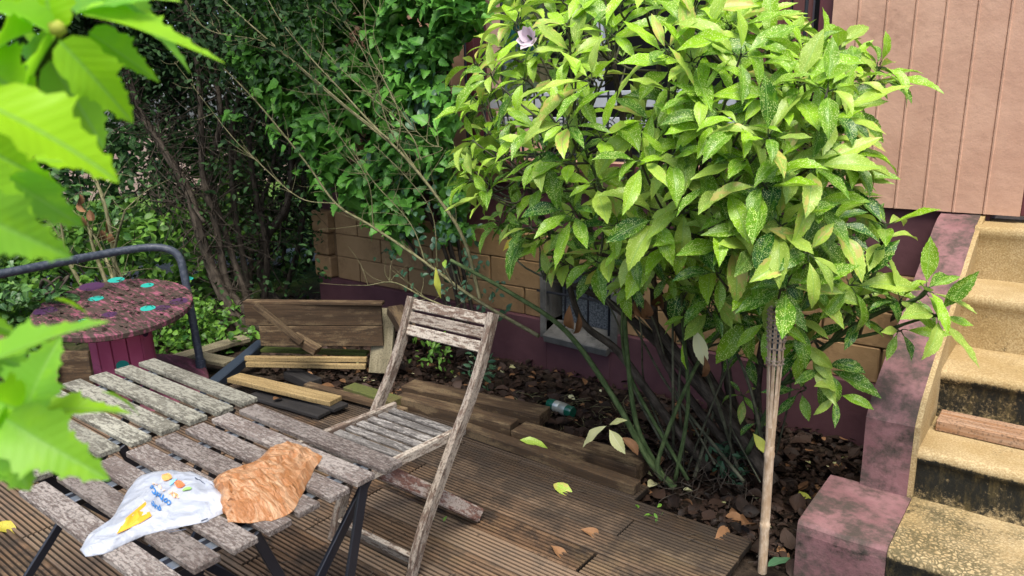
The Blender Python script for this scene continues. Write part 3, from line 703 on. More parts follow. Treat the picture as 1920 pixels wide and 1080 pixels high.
for dz, hh, sx in ((0, .135, -.04), (-.137, .13, .06)):
    b = MB(); b.beam(A+(B_-A)*sx+Vector((0, 0, dz)), B_+Vector((0, 0, dz)), .028, hh, seg=6, jit=.001); b.build('back_board', M['plank_brown'], pb)
b = MB(); b.beam(A+Vector((-.05, 0, .078)), B_+Vector((.02, 0, .078)), .06, .018, seg=4); b.build('top_rail', M['plank_brown'], pb)
e0, e1 = G(716, 580, .36), G(712, 690, .0)
b = MB(); b.beam(G(724, 578, .34), G(712, 700, -.04), .025, .15, up=(.80, .25, .0), seg=4); b.build('end_board', M['plank_pale'], pb)
b = MB(); b.beam(G(740, 580, .36), G(765, 620, .28), .10, .06, seg=2); b.build('corner_block', M['plank_brown'], pb)
plank('plank', G(460, 672, .10), G(688, 674, .10), .03, .03, 'plank_yellow', 'straight pale yellow board spanning the front of the broken planter')
plank('plank', G(462, 683, .08), G(686, 687, .07), .03, .03, 'plank_yellow', 'lower of the two yellow boards in front of the broken planter')
plank('plank', G(490, 655, .04), G(690, 662, .04), .07, .02, 'plank_green', 'greenish board lying inside the broken planter')
stk = thing('wooden_stake', G(530, 610, .2), 'brown stake leaning inside the broken planter box', 'stake')
b = MB(); b.beam(G(478, 572, .50), G(566, 642, .27), .045, .03, seg=4); b.build('shaft', M['plank_brown'], stk)
b = MB(); b.beam(G(550, 630, .29), G(596, 658, .21), .075, .04, seg=2); b.build('end_block', M['plank_brown'], stk)
plank('plank', G(545, 700, .0), G(590, 720, .0), .10, .05, 'plank_dark', 'dark timber offcut on the ground under the broken planter', cat='offcut')
cr = thing('wooden_crate', G(135, 720, .0), 'brown wooden crate behind the lichen-covered table', 'crate')
b = MB(); b.beam(G(102, 690, .28), G(172, 690, .28), .022, .19, seg=3); b.build('panel', M['plank_brown'], cr)
b = MB(); b.beam(G(100, 668, .36), G(100, 790, .0), .03, .03, up=(0, 1, 0), seg=3); b.build('post', M['plank_red'], cr)
b = MB(); b.beam(G(102, 720, .10), G(172, 720, .10), .022, .14, seg=3); b.build('panel', M['plank_brown'], cr)
b = MB(); b.beam(G(-30, 620, .30), G(12, 640, .30), .02, .2, seg=2); tag(b.build('plank', M['plank_red']), 'reddish board end at the left edge beside the foreground leaves', 'plank')

# ------------------------------------------------------------------ bottle
c0, c1 = G(1036, 733, .0), G(1088, 752, .0)
c0.z = c1.z = -.085; d_ = (c1-c0).normalized()
bt = thing('drinks_can', c0, 'green and silver drinks can lying in the dry leaves by the wall', 'can')
gg = NT('green_glass').pbr((.01, .10, .06), .12, None, .7); sv = NT('silver_foil').pbr((.55, .58, .50), .3, None, .5, metal=.5)
def lathe(prof, m, name):
    b = MB(); b.tube([c0+d_*s for s, r in prof], [r for s, r in prof], 20); b.build(name, m, bt, smooth=.7)
lathe([(-.03, .016), (-.028, .03), (0, .034), (.025, .034)], gg, 'lid'); lathe([(.025, .0345), (.06, .035), (.063, .033), (.067, .035), (.115, .035)], sv, 'label_band')
lathe([(.115, .034), (.15, .034), (.158, .029), (.160, .024), (.156, .022), (.154, .004)], gg, 'base')

# ------------------------------------------------------------------ bamboo torch
b0 = Vector((-.762, 2.44, -.12))
tr = thing('bamboo_torch', b0, 'split bamboo garden torch with woven basket stuck in the soil', 'torch')
def tx(z): return Vector((-.762-.012*z, 2.44, z))
pts = [tx(z) for z in (-.12, .0, .12, .13, .14, .3, .40)]; b = MB()
b.tube([tx(z) for z in (-.12, .10, .115, .125, .13, .145, .16, .38, .39, .40, .41, .43)], [.0165, .0165, .019, .019, .0165, .0165, .0165, .0165, .0185, .0185, .0165, .0165], 14); b.build('pole', M['bamboo'], tr, smooth=1.)
b = MB(); n = 9
for i in range(n):
    a = 2*math.pi*i/n; vs = []
    for z, r in ((.42, .013), (.5, .015), (.62, .019), (.74, .024), (.86, .027), (.93, .028)):
        vs.append(tx(z)+Vector((math.cos(a)*r, math.sin(a)*r, 0)))
    for p, q in zip(vs, vs[1:]): b.beam(p, q, .011, .0035, up=(math.cos(a), math.sin(a), .2), ch=.001)
b.build('splint', M['bamboo'], tr)
M['weave'] = bark('weave_cane', (.20, .15, .11), (.42, .34, .26), 60)
b = MB()
for j, z in enumerate([.735, .748, .79, .815, .83, .845, .86, .875, .89, .905, .92]):
    pts = [tx(z)+Vector((math.cos(a), math.sin(a), 0))*(.0245+(z-.74)*.025+.004*math.sin(n*a+(j % 2)*math.pi)) for a in np.linspace(0, 2*math.pi, 73)]
    b.tube(pts, .0038, 5, cap=False)
b.build('basket', M['weave'], tr)
b = MB(); b.tube([tx(.77), tx(.78), tx(.86), tx(.87)], [.014, .022, .022, .014], 14); b.build('oil_can', NT('dark_can').pbr((.02, .05, .07), .4, None, .4), tr, smooth=1.)

# ------------------------------------------------------------------ leaves
def nrm(a): return a/np.maximum(np.linalg.norm(a, axis=-1, keepdims=True), 1e-9)
P_AUC = [(0, .02), (.03, .03), (.12, .28), (.2, .52), (.29, .75), (.38, .91), (.47, .98), (.54, 1.0), (.575, .90), (.65, .91), (.675, .78), (.75, .73), (.775, .58), (.85, .46), (.875, .31), (.95, .15), (1., .0)]
P_LOB = [(0, .02), (.02, .04), (.04, .5), (.10, .78), (.16, .86), (.20, .76), (.26, .98), (.31, .84), (.37, .60), (.42, .44), (.46, .52), (.51, .38), (.58, .36), (.62, .44), (.68, .28), (.76, .24), (.80, .28), (.87, .13), (.94, .08), (1, 0)]
P_OVA = [(0, .05), (.12, .5), (.3, .92), (.5, 1.), (.72, .75), (.9, .3), (1, 0)]
P_TRI = [(0, .05), (.06, .55), (.18, .95), (.30, .70), (.38, .85), (.5, .55), (.58, .62), (.75, .3), (.82, .33), (1, 0)]
P_SML = [(0, .1), (.3, .95), (.65, .8), (1, 0)]
P_HIB = [(0, .02), (.015, .03), (.03, .35), (.10, .62), (.18, .72), (.22, .66), (.28, .85), (.33, .78), (.40, .92), (.44, .62), (.50, .50), (.54, .58), (.58, .44), (.66, .42), (.69, .49), (.73, .32), (.80, .26), (.84, .32), (.88, .18), (.95, .09), (1, 0)]
def leaf_mesh(name, mat, parent, B, Dr, Nm, L, W, curl=.6, fold=.25, prof=P_OVA, cols=5, tint=None, wav=.0, kind=None, smooth=True):
    B = np.asarray(B, float); N = len(B); Dr = nrm(np.asarray(Dr, float)); Nm = np.asarray(Nm, float)
    Nm = Nm-Dr*np.sum(Nm*Dr, 1, keepdims=True); Nm = nrm(Nm+1e-6); S = np.cross(Dr, Nm)
    L = np.broadcast_to(L, (N,)).astype(float); W = np.broadcast_to(W, (N,)).astype(float)
    curl = np.broadcast_to(curl, (N,)).astype(float); fold = np.broadcast_to(fold, (N,)).astype(float)
    if tint is None: tint = RNG.random((N, 3))
    v = np.array([p[0] for p in prof]); hw = np.array([p[1] for p in prof]); u = np.linspace(-1, 1, cols); R = len(v)
    if prof in (P_LOB, P_HIB): v2 = v[:, None]-.10*np.abs(u)[None]*np.exp(-((v-.30)/.14)**2)[:, None]*-1
    else: v2 = np.repeat(v[:, None], cols, 1)
    V = v2.ravel(); U = np.tile(u, R); HWp = np.repeat(hw, cols)
    c_ = np.where(np.abs(curl) < 1e-3, 1e-3, curl)[:, None]
    al = np.sin(c_*V)/c_; dn = -(1-np.cos(c_*V))/c_
    ac = U*HWp*W[:, None]/2/L[:, None]
    up = fold[:, None]*np.abs(ac)
    if wav:
        ph = RNG.random((N, 1))*6.28; up = up+wav*np.abs(U)**1.5*np.sin(V*14+ph+U*1.3)*HWp
    tw = (RNG.random((N, 1))-.5)*.8*V; ac2 = ac*np.cos(tw)-up*np.sin(tw)*.5; up2 = up+ac*np.sin(tw)
    nx = up2*np.cos(c_*V)+dn; ny_ = al+up2*np.sin(c_*V)
    P = B[:, None]+L[:, None, None]*(ac2[..., None]*S[:, None]+ny_[..., None]*Dr[:, None]+nx[..., None]*Nm[:, None])
    K = R*cols; q = np.array([[r*cols+i, r*cols+i+1, (r+1)*cols+i+1, (r+1)*cols+i] for r in range(R-1) for i in range(cols-1)])
    F = (q[None]+(np.arange(N)*K)[:, None, None]).reshape(-1, 4); P = P.reshape(-1, 3)
    loc = Vector((0, 0, 0)); p = parent
    while p is not None: loc += p.location; p = p.parent
    if parent is None: loc = Vector((float(P[:, 0].mean()), float(P[:, 1].mean()), float(P[:, 2].min())))
    P = P-np.array(loc)
    me = bpy.data.meshes.new(name); me.vertices.add(len(P)); me.vertices.foreach_set('co', P.astype('f').ravel())
    me.loops.add(F.size); me.loops.foreach_set('vertex_index', F.astype('i').ravel())
    me.polygons.add(len(F)); me.polygons.foreach_set('loop_start', np.arange(0, F.size, 4, dtype='i')); me.polygons.foreach_set('loop_total', np.full(len(F), 4, 'i'))
    if smooth: me.polygons.foreach_set('use_smooth', np.ones(len(F), bool))
    me.update(); me.validate()
    a = me.attributes.new('uvl', 'FLOAT_VECTOR', 'POINT'); uv = np.stack([np.tile(U*np.maximum(HWp, .2), N), np.tile(V, N), np.zeros(N*K)], 1); a.data.foreach_set('vector', uv.astype('f').ravel())
    a = me.attributes.new('tint', 'FLOAT_VECTOR', 'POINT'); a.data.foreach_set('vector', np.repeat(tint, K, 0).astype('f').ravel())
    me.materials.append(mat); o = bpy.data.objects.new(name, me); C.objects.link(o)
    if parent is not None: o.parent = parent
    else: o.location = loc
    if kind: o['kind'] = kind
    return o
def inpoly(x, y, P):
    c_ = False; j = len(P)-1
    for i in range(len(P)):
        if (P[i][1] > y) != (P[j][1] > y) and x < (P[j][0]-P[i][0])*(y-P[i][1])/(P[j][1]-P[i][1])+P[i][0]: c_ = not c_
        j = i
    return c_
def edged(x, y, P):
    m = 1e9
    for i in range(len(P)):
        a, b_ = Vector(P[i]), Vector(P[i-1]); d = b_-a; t = max(0, min(1, (Vector((x, y))-a).dot(d)/d.length_squared)); m = min(m, (a+d*t-Vector((x, y))).length)
    return m
def rv(s=1.): return Vector((random.uniform(-s, s), random.uniform(-s, s), random.uniform(-s, s)))
CAMV = Vector(CP)

# ---- the spotted laurel
AUC = [(880, 120), (935, 95), (950, 40), (990, -60), (1150, -90), (1330, -70), (1400, 5), (1470, 60), (1545, 75), (1630, 115), (1655, 150), (1610, 210), (1590, 300), (1590, 400), (1600, 480), (1625, 530), (1570, 610), (1500, 600), (1450, 620), (1380, 600), (1320, 590), (1250, 540), (1120, 520), (1000, 470), (930, 420), (880, 370), (865, 310), (890, 240), (895, 180)]
lau = thing('spotted_laurel', (-1.15, 3.0, -.15), 'large spotted laurel shrub with glossy yellow-green leaves in front of the window', 'shrub')
tips = []   # (position, axis, nleaves, size, yellow)
cen = Vector((-1.35, 2.95, 1.35))
def try_tips(n, mind, dep, ysh):
    pts = []; k_ = 0
    while len(pts) < n and k_ < n*60:
        k_ += 1; x, y = random.uniform(860, 1650), random.uniform(-90, 600)
        if not inpoly(x, y, AUC): continue
        if any((x-a)**2+(y-b_)**2 < mind**2 for a, b_ in pts): continue
        if noise.noise(Vector((x/95, y/95, 2.5+dep*.2))) < -.2: continue
        pts.append((x, y)); e = min(1, edged(x, y, AUC)/170.)
        f = math.sqrt(1-(1-e)**2); yy = 2.95-dep*f*.72+ysh+random.uniform(-.08, .08)
        p = Wp(x, y, yy); tips.append((p, e, dep))
try_tips(150, 50, 1., 0); try_tips(120, 54, .55, .05); try_tips(80, 60, 0, .12); try_tips(45, 70, -.7, .1)
LB, LD, LN, LL, LW, LC, LF, LT = [], [], [], [], [], [], [], []
stems = MB(); petm = MB()
def whorl(p, axis, n, size, yel, spread=(50, 88), gr=.10):
    axis = axis.normalized(); rf = axis.orthogonal().normalized(); b_ = axis.cross(rf); a0 = random.random()*6.28
    for i in range(n):
        a = a0+i*2.4+random.uniform(-.3, .3); inc = math.radians(random.uniform(*spread)*(1-.35*(i/n)))
        rad = rf*math.cos(a)+b_*math.sin(a); d = (axis*math.cos(inc)+rad*math.sin(inc)); d.z -= gr*random.uniform(.3, 1.3); d.normalize()
        nn = (axis-d*axis.dot(d)); nn = (nn+Vector((0, 0, .7))+rv(.42)); nn = nn-d*nn.dot(d); nn.normalize()
        L = size*random.uniform(.7, 1.25)*(1-.35*(i/n)*.8); base_ = p-axis*(.022*(n-i)/n)+rad*.006
        pe = base_+d*L*.12; petm.tube([base_, base_.lerp(pe, .5)+Vector((0, 0, .002)), pe+d*.004], [.0026, .002, .0016], 4, cap=False)
        LB.append(pe); LD.append(d); LN.append(nn); LL.append(L); LW.append(L*random.uniform(.26, .38)); LC.append(random.uniform(-.1, 1.5)); LF.append(random.uniform(.15, .6))
        LT.append((min(1, max(0, yel+random.choice((-.45, -.2, -.05, .1, .35))+random.uniform(-.12, .12))), random.random(), random.random()*(1 if random.random() < .25 else .3)))
# main limbs, rooted in the soil and leaning towards the left
def limb(pxs, r0, r1, mat_mb, ys, n=8):
    ps = [Wp(x, y, yy) for (x, y), yy in zip(pxs, ys)]; ps = spline(ps, n); mat_mb.tube(ps, taper(len(ps), r0, r1), 8); return ps
limbs = []
L1 = MB()
for pxs, ys, r0, r1 in [
    ([(1450, 905), (1395, 830), (1290, 690), (1190, 560), (1110, 440), (1040, 320)], (3.0, 3.0, 3.0, 3.0, 2.9, 2.8), .034, .012),
    ([(1440, 880), (1370, 780), (1270, 610), (1200, 480), (1180, 300), (1150, 120)], (3.1, 3.1, 3.15, 3.1, 3.0, 2.9), .036, .012),
    ([(1330, 880), (1240, 770), (1160, 660), (1090, 600), (1050, 480), (980, 330)], (3.0, 2.95, 2.95, 2.9, 2.85, 2.8), .024, .010),
    ([(1400, 860), (1330, 740), (1290, 560), (1310, 380), (1330, 200), (1320, 40)], (3.2, 3.2, 3.15, 3.1, 3.0, 2.9), .030, .011),
    ([(1420, 850), (1370, 740), (1360, 560), (1420, 400), (1460, 260), (1470, 140)], (3.25, 3.2, 3.15, 3.05, 3.0, 2.9), .026, .010),
    ([(1430, 850), (1420, 720), (1450, 560), (1500, 420), (1520, 300), (1540, 200)], (3.2, 3.15, 3.1, 3.0, 3.0, 2.9), .022, .009),
    ([(1460, 870), (1380, 800), (1240, 650), (1130, 560), (1020, 520)], (3.1, 3.1, 3.05, 3.0, 2.95), .03, .014),
    ([(1380, 850), (1310, 770), (1240, 660), (1225, 540), (1230, 400), (1240, 250), (1230, 60)], (3.1, 3.05, 3.0, 2.95, 2.9, 2.8, 2.8), .022, .009)]:
    limbs.append(limb(pxs, r0, r1, L1, ys))
L1.build('trunk', M['bark'], lau, smooth=3.14)
L2 = MB()
for pxs, ys, r0, r1 in [
    ([(1265, 915), (1215, 860), (1150, 745), (1060, 620), (950, 545), (845, 488)], (2.72, 2.72, 2.75, 2.75, 2.7, 2.65), .016, .009),
    ([(1250, 905), (1195, 800), (1175, 650), (1165, 500), (1135, 380), (1090, 260)], (2.75, 2.75, 2.75, 2.7, 2.6, 2.5), .013, .006),
    ([(1240, 900), (1235, 860), (1280, 740), (1335, 640), (1420, 570)], (2.7, 2.7, 2.7, 2.68, 2.65), .011, .006),
    ([(1265, 905), (1290, 760), (1280, 600), (1275, 470), (1265, 400)], (2.8, 2.8, 2.75, 2.6, 2.5), .010, .005),
    ([(1290, 900), (1180, 700), (1170, 560), (1200, 545)], (2.8, 2.8, 2.7, 2.66), .009, .006),
    ([(1400, 850), (1470, 720), (1560, 640), (1640, 590), (1720, 560), (1740, 540)], (2.95, 2.9, 2.85, 2.8, 2.75, 2.72), .012, .006),
    ([(1560, 640), (1625, 540), (1655, 470), (1660, 420)], (2.85, 2.8, 2.78, 2.76), .009, .005),
    ([(1560, 640), (1640, 625), (1720, 600), (1765, 590)], (2.85, 2.8, 2.75, 2.7), .007, .004),
    ([(1470, 720), (1500, 710), (1530, 700)], (2.9, 2.85, 2.8), .007, .005)]:
    limbs.append(limb(pxs, r0, r1, L2, ys))
L2.build('stem', M['green_stem'], lau, smooth=3.14)
allp = [(p, i) for l in limbs[:8]+limbs[9:12] for i, p in enumerate(l) if i > 14]
for (p, e, dep) in tips:
    best = min(allp, key=lambda q: (q[0]-p).length+.6*max(0, q[0].z-p.z+.1))[0]
    out = (p-cen); out.z *= .7; ax_ = out.normalized()*.55+Vector((0, 0, .75))+Vector((.25, -.55, 0))*(.7 if dep > 0 else .1)+rv(.3)
    ax_.normalize(); d = p-best
    if d.length > .04:
        mid = best.lerp(p, .5)+Vector((0, 0, -.12*d.length))+rv(.02)
        pl = spline([best, mid, p-ax_*.05, p], 3); stems.tube(pl, taper(len(pl), .0055, .0032), 5, cap=False)
    low = max(0, min(1, (p.z-.75)/1.1)); yel = .18+.60*low if dep > .4 else .05+.3*low  # own yellowing towards the top, plus shade below and inside put into the tint
    if p.x > -.9: yel -= .12
    whorl(p, ax_, random.randint(6, 8) if dep > .3 else random.randint(5, 6), random.uniform(.15, .205), yel)
for (x, y, yy, axx, n, sz, ye) in [   # shoots that stand clear of the crown
    (885, 262, 2.5, (-.8, -.3, .5), 4, .16, .5), (880, 335, 2.5, (-.8, -.4, .3), 4, .16, .4), (915, 365, 2.45, (-.6, -.5, .1), 4, .17, .5),
    (1655, 122, 2.8, (.8, -.1, .6), 6, .15, .7), (1545, 95, 2.8, (.3, -.2, 1), 5, .14, .7), (1480, 75, 2.8, (0, -.2, 1), 5, .14, .6), (1590, 300, 2.75, (.7, -.3, .2), 5, .17, .25),
    (1570, 210, 2.7, (.7, -.5, .2), 6, .17, .3), (1595, 345, 2.8, (.8, -.4, .0), 5, .16, .3), (1660, 418, 2.76, (.0, -.2, 1), 6, .16, .35), (1742, 540, 2.72, (.5, -.3, .5), 7, .155, .4),
    (1765, 592, 2.7, (.9, -.4, .1), 5, .16, .45), (1625, 540, 2.78, (-.2, -.5, .5), 3, .14, .3), (1545, 690, 2.8, (.4, -.6, .1), 6, .17, .15), (1515, 650, 2.8, (.1, -.7, -.1), 4, .18, .2),
    (1400, 660, 2.9, (0, -.5, .2), 4, .13, .05), (1390, 740, 3.0, (-.1, -.5, .3), 5, .10, .02), (1420, 790, 3.0, (-.1, -.5, .3), 4, .10, .02),
    (1105, 425, 2.4, (-.1, -.4, 1), 5, .135, .3), (1140, 465, 2.4, (-.1, -.5, .6), 5, .15, .35), (1265, 440, 2.4, (.1, -.5, .6), 7, .155, .6), (1400, 420, 2.4, (.1, -.5, .6), 7, .16, .4),
    (1000, 290, 2.35, (-.3, -.6, .6), 6, .15, .55), (1330, 470, 2.5, (0, -.6, .3), 6, .17, .4), (1430, 500, 2.5, (.2, -.6, .3), 6, .16, .45), (1210, 480, 2.55, (-.1, -.6, .2), 5, .16, .45),
    (1060, 480, 2.6, (-.2, -.5, .5), 5, .15, .3), (1180, 530, 2.6, (.0, -.6, .3), 5, .14, .3), (1345, 560, 2.6, (.1, -.6, .1), 6, .16, .3), (1290, 590, 2.7, (.1, -.6, .1), 4, .13, .15), (1440, 600, 2.6, (.1, -.6, .2), 6, .16, .45), (1490, 590, 2.65, (.3, -.6, .2), 6, .16, .3), (1380, 610, 2.75, (.0, -.6, .0), 4, .15, .1), (960, 440, 2.7, (-.3, -.4, .0), 4, .13, .15), (1690, 560, 2.75, (.3, -.4, .6), 6, .15, .4), (1610, 600, 2.8, (.1, -.5, .4), 5, .14, .2), (1690, 620, 2.75, (.4, -.6, .1), 5, .15, .3), (1570, 745, 2.8, (.4, -.6, -.2), 4, .16, .15), (1500, 735, 2.85, (.1, -.7, .0), 4, .15, .1), (1655, 445, 2.77, (.3, -.3, .6), 4, .15, .3), (1500, 640, 2.75, (.1, -.7, -.1), 5, .17, .2), (1600, 560, 2.75, (.4, -.5, .3), 4, .14, .2), (830, 500, 2.66, (-.5, -.2, 1), 1, .12, .5), (1270, 640, 2.66, (-.3, -.6, -.2), 1, .11, .5), (1180, 545, 2.6, (.2, -.4, .8), 1, .06, .9), (950, 400, 2.6, (-.1, -.4, -.5), 3, .14, .2), (1010, 460, 2.65, (-.1, -.5, -.3), 4, .15, .25)]:
    p = Wp(x, y, yy); whorl(p, Vector(axx), n, sz, ye, (45, 80), .2)
    q = p-Vector(axx).normalized()*.1+Vector((0, .03, -.03)); best = min(allp+[(z, 0) for l in limbs[8:] for z in l], key=lambda q_: (q_[0]-p).length)[0]
    if (best-p).length < .6: pl = spline([best, q, p], 4); stems.tube(pl, taper(len(pl), .006, .0035), 5, cap=False)
for _ in range(13):
    x0, x1 = random.uniform(1230, 1450), random.uniform(1020, 1480); y1 = random.uniform(420, 560)
    pl = spline([Wp(x0, random.uniform(860, 910), random.uniform(2.8, 3.2)), Wp(x0*.6+x1*.4+random.uniform(-25, 25), 730, random.uniform(2.8, 3.15)), Wp(x0*.3+x1*.7, 610, random.uniform(2.75, 3.1)), Wp(x1, y1, 2.95)], 5); stems.tube(pl, taper(len(pl), random.uniform(.004, .012), .003), 5, cap=False)
stems.build('twigs', M['bark_grey'], lau, smooth=3.14); petm.build('petioles', M['green_stem'], lau)
leaf_mesh('foliage', M['aucuba'], lau, LB, LD, LN, LL, LW, LC, LF, P_AUC, 5, np.array(LT), .018)
def single(name, parent, mat, specs, prof=P_AUC, fold=.3, curl=.5, kind=None):
    Bq, Dq, Nq, Lq, Wq = [], [], [], [], []
    for (b0_, b1_, w_, nn) in specs:
        d = b1_-b0_; Bq.append(b0_); Dq.append(d); Nq.append(nn); Lq.append(d.length*1.03); Wq.append(w_)
    return leaf_mesh(name, mat, parent, Bq, Dq, Nq, Lq, Wq, curl, fold, prof, 5, None, .02)
FN = (.3, -.75, .6)
o = single('pale_leaves', lau, M['cream_leaf'], [(Wp(1138, 798, 2.62), Wp(1080, 832, 2.58), .06, (.1, -.6, 1)), (Wp(1142, 805, 2.62), Wp(1170, 848, 2.58), .055, (.1, -.8, .8)), (Wp(1142, 797, 2.62), Wp(1168, 782, 2.6), .03, (.1, -.6, 1)),
    (Wp(1302, 615, 2.62), Wp(1325, 690, 2.58), .055, FN)]); o['label'] = 'cream bleached leaves low on the shrub'
o = single('yellow_leaves', lau, M['yellow_leaf'], [(Wp(817, 500, 2.6), Wp(822, 562, 2.58), .035, FN), (Wp(1412, 812, 2.8), Wp(1440, 850, 2.78), .04, (.1, -.6, 1)), (Wp(985, 440, 2.6), Wp(935, 462, 2.55), .045, (.1, -.6, 1)), (Wp(1140, 505, 2.7), Wp(1085, 530, 2.68), .05, FN)])
o['label'] = 'single yellow leaves hanging from the stems'
o = single('withered_leaves', lau, M['dry_leaf'], [(Wp(1068, 570, 2.68), Wp(1066, 635, 2.66), .05, FN), (Wp(1085, 585, 2.68), Wp(1086, 640, 2.66), .035, (.8, -.5, .3)), (Wp(1190, 560, 2.66), Wp(1196, 612, 2.65), .04, (-.6, -.6, .3)), (Wp(1210, 560, 2.66), Wp(1215, 605, 2.65), .05, FN),
    (Wp(1165, 820, 2.62), Wp(1200, 845, 2.6), .045, (.1, -.6, 1)), (Wp(1320, 665, 2.6), Wp(1332, 722, 2.6), .03, (.7, -.6, .3)), (Wp(1185, 570, 2.67), Wp(1180, 605, 2.66), .04, (.7, -.6, .3)), (Wp(1240, 545, 2.9), Wp(1230, 590, 2.9), .06, FN), (Wp(1110, 360, 2.7), Wp(1130, 400, 2.7), .08, FN)], curl=1.2, fold=.9)
o['label'] = 'brown withered leaves hanging on the stems'

# ---- pale lilac flower at the window
fl = thing('hibiscus_flower', Wp(997, 72, 2.9), 'pale lilac flower at the upper left of the laurel', 'flower')
fc = Wp(997, 74, 2.15); fl.location = fc
Bq, Dq, Nq = [], [], []
for i in range(7):
    a = i*.9; d = Vector((math.cos(a)*.8-.1, -.35, math.sin(a)*.7+.15)); Bq.append(fc); Dq.append(d); Nq.append((math.cos(a)*.2, -1, .5))
leaf_mesh('petals', M['petal'], fl, Bq, Dq, Nq, .055, .045, -.5, .2, P_OVA, 5, None, .03)
b = MB(); b.tube([fc+Vector((.01, .02, -.03)), fc+Vector((.0, .0, 0)), fc+Vector((-.003, -.02, .012))], [.003, .005, .003]); b.build('centre', M['green_stem'], fl)

# ---- generic leaf cloud plants
def cloud(name, label, cat, root, blobs, n, Lr, wr, mat, prof, cols=3, up=.6, stemmat=None, nst=0, group=None, dark=0., sub='foliage', tintfn=None, droop=.3):
    t = thing(name, root, label, cat, group); Bq, Dq, Nq = [], [], []
    tot = sum(b_[1][0]*b_[1][1]*b_[1][2] for b_ in blobs); cl = []
    for (c_, r_) in blobs:
        m = max(1, int(n/7*r_[0]*r_[1]*r_[2]/tot))
        for _ in range(m):
            v = rv(1).normalized()*random.random()**.40; cl.append(Vector((c_[0]+v.x*r_[0], c_[1]+v.y*r_[1], c_[2]+v.z*r_[2])))
    cl = [c_ for c_ in cl if noise.noise(c_*2.6) > -.22] if n > 200 else cl
    for c_ in cl:
        a = rv(1); a.z = abs(a.z)*.6
        for _ in range(7):
            d = (a+rv(1)).normalized(); d.z -= droop; Bq.append(c_+rv(.07)); Dq.append(d); Nq.append(rv(.6)+Vector((0, -.25, up)))
    L_ = RNG.uniform(*Lr, len(Bq)); leaf_mesh(sub, mat, t, Bq, Dq, Nq, L_, L_*wr, .5, .3, prof, cols)
    if nst:
        b = MB(); R0 = Vector(root)
        for _ in range(nst):
            q = random.choice(cl); m_ = R0.lerp(q, .5)+rv(.12); m_.z += .05; pl = spline([R0+rv(.05)*Vector((1, 1, 0)), m_, q], 5); b.tube(pl, taper(len(pl), random.uniform(.006, .016), .003), 5, cap=False)
        b.build('stems', stemmat or M['bark'], t, smooth=3.14)
    return t
# climbing shrub with lobed leaves on the house corner
VINE = [(420, -60), (895, -60), (905, 30), (860, 70), (835, 120), (800, 150), (850, 190), (840, 250), (830, 290), (870, 370), (860, 480), (740, 450), (640, 370), (580, 320), (560, 240), (480, 180), (440, 110)]
vn = thing('lobed_leaf_shrub', (-3.55, 3.55, -.15), 'tall leafy shrub with lobed dark green leaves covering the house corner', 'shrub')
Bq, Dq, Nq, Tq = [], [], [], []; vt = MB(); nodes = []
root = Vector((-3.45, 3.55, -.15))
for (pxs, ys) in [([(880, 620), (850, 480), (800, 330), (740, 180), (700, 20), (680, -80)], (3.55, 3.55, 3.5, 3.45, 3.4, 3.4)), ([(870, 620), (830, 460), (760, 340), (660, 240), (570, 150), (480, 30)], (3.55, 3.5, 3.45, 3.35, 3.3, 3.2)), ([(890, 600), (860, 460), (850, 300), (840, 150), (820, -40)], (3.6, 3.6, 3.6, 3.55, 3.5)),
                  ([(850, 600), (800, 500), (720, 400), (640, 330), (580, 290), (500, 250)], (3.5, 3.45, 3.4, 3.3, 3.3, 3.2)), ([(870, 560), (820, 400), (740, 250), (640, 120), (560, -40)], (3.6, 3.6, 3.6, 3.5, 3.4))]:
    l_ = limb(pxs, .014, .004, vt, ys); nodes += l_[8:]
k_ = 0; cnt = 0
while cnt < 2100 and k_ < 60000:
    k_ += 1; x, y = random.uniform(400, 910), random.uniform(-60, 440)
    if not inpoly(x, y, VINE): continue
    dens = .95 if y < 250 else .8
    if noise.noise(Vector((x/70, y/70, 1))) < (-.32 if y < 300 else -.18) or random.random() > dens: continue
    cnt += 1; p = Wp(x, y, random.uniform(3.15, 3.75)); a = Vector((random.uniform(-1, .6), random.uniform(-1, .2), random.uniform(-.3, .8)))
    near = min(nodes, key=lambda q: (q-p).length)
    if random.random() < .16: pl = spline([near, near.lerp(p, .6)+rv(.04), p], 3); vt.tube(pl, taper(len(pl), .0035, .0015), 4, cap=False)
    s_ = random.uniform(.065, .115)
    for j in range(random.randint(3, 6)):
        d = (a*.5+rv(1)); d.z -= .25; d.normalize(); Bq.append(p+rv(.05)); Dq.append(d); Nq.append(Vector((.15, -.55, .75))+rv(.45)); Tq.append((s_*random.uniform(.7, 1.2), min(1, max(0, .45+.5*noise.noise(p*2.2)+random.uniform(-.3, .3)))))
for (x, y, yy, s_) in [(500, 240, 3.1, .085), (520, 255, 3.1, .08), (560, 130, 3.1, .08), (580, 245, 3.1, .08), (480, 170, 3.1, .07), (430, 215, 3.1, .08), (445, 225, 3.1, .08), (420, 220, 3.1, .07), (570, 262, 3.1, .08), (545, 270, 3.1, .07), (620, 300, 3.2, .07), (600, 340, 3.2, .07), (650, 350, 3.2, .07), (555, 320, 3.2, .07), (590, 365, 3.2, .06), (690, 420, 3.3, .06), (700, 430, 3.3, .07), (720, 395, 3.3, .06)]:
    p = Wp(x, y, yy)
    for j in range(4):
        d = rv(1); d.z -= .2; Bq.append(p+rv(.03)); Dq.append(d.normalized()); Nq.append(Vector((.1, -.6, .8))+rv(.2)); Tq.append((s_, random.uniform(.45, .9)))
Tq = np.array(Tq); leaf_mesh('foliage', M['vine'], vn, Bq, Dq, Nq, Tq[:, 0], Tq[:, 0]*.85, .5, .3, P_TRI, 5, np.stack([Tq[:, 1], RNG.random(len(Bq)), RNG.random(len(Bq))], 1), .02)
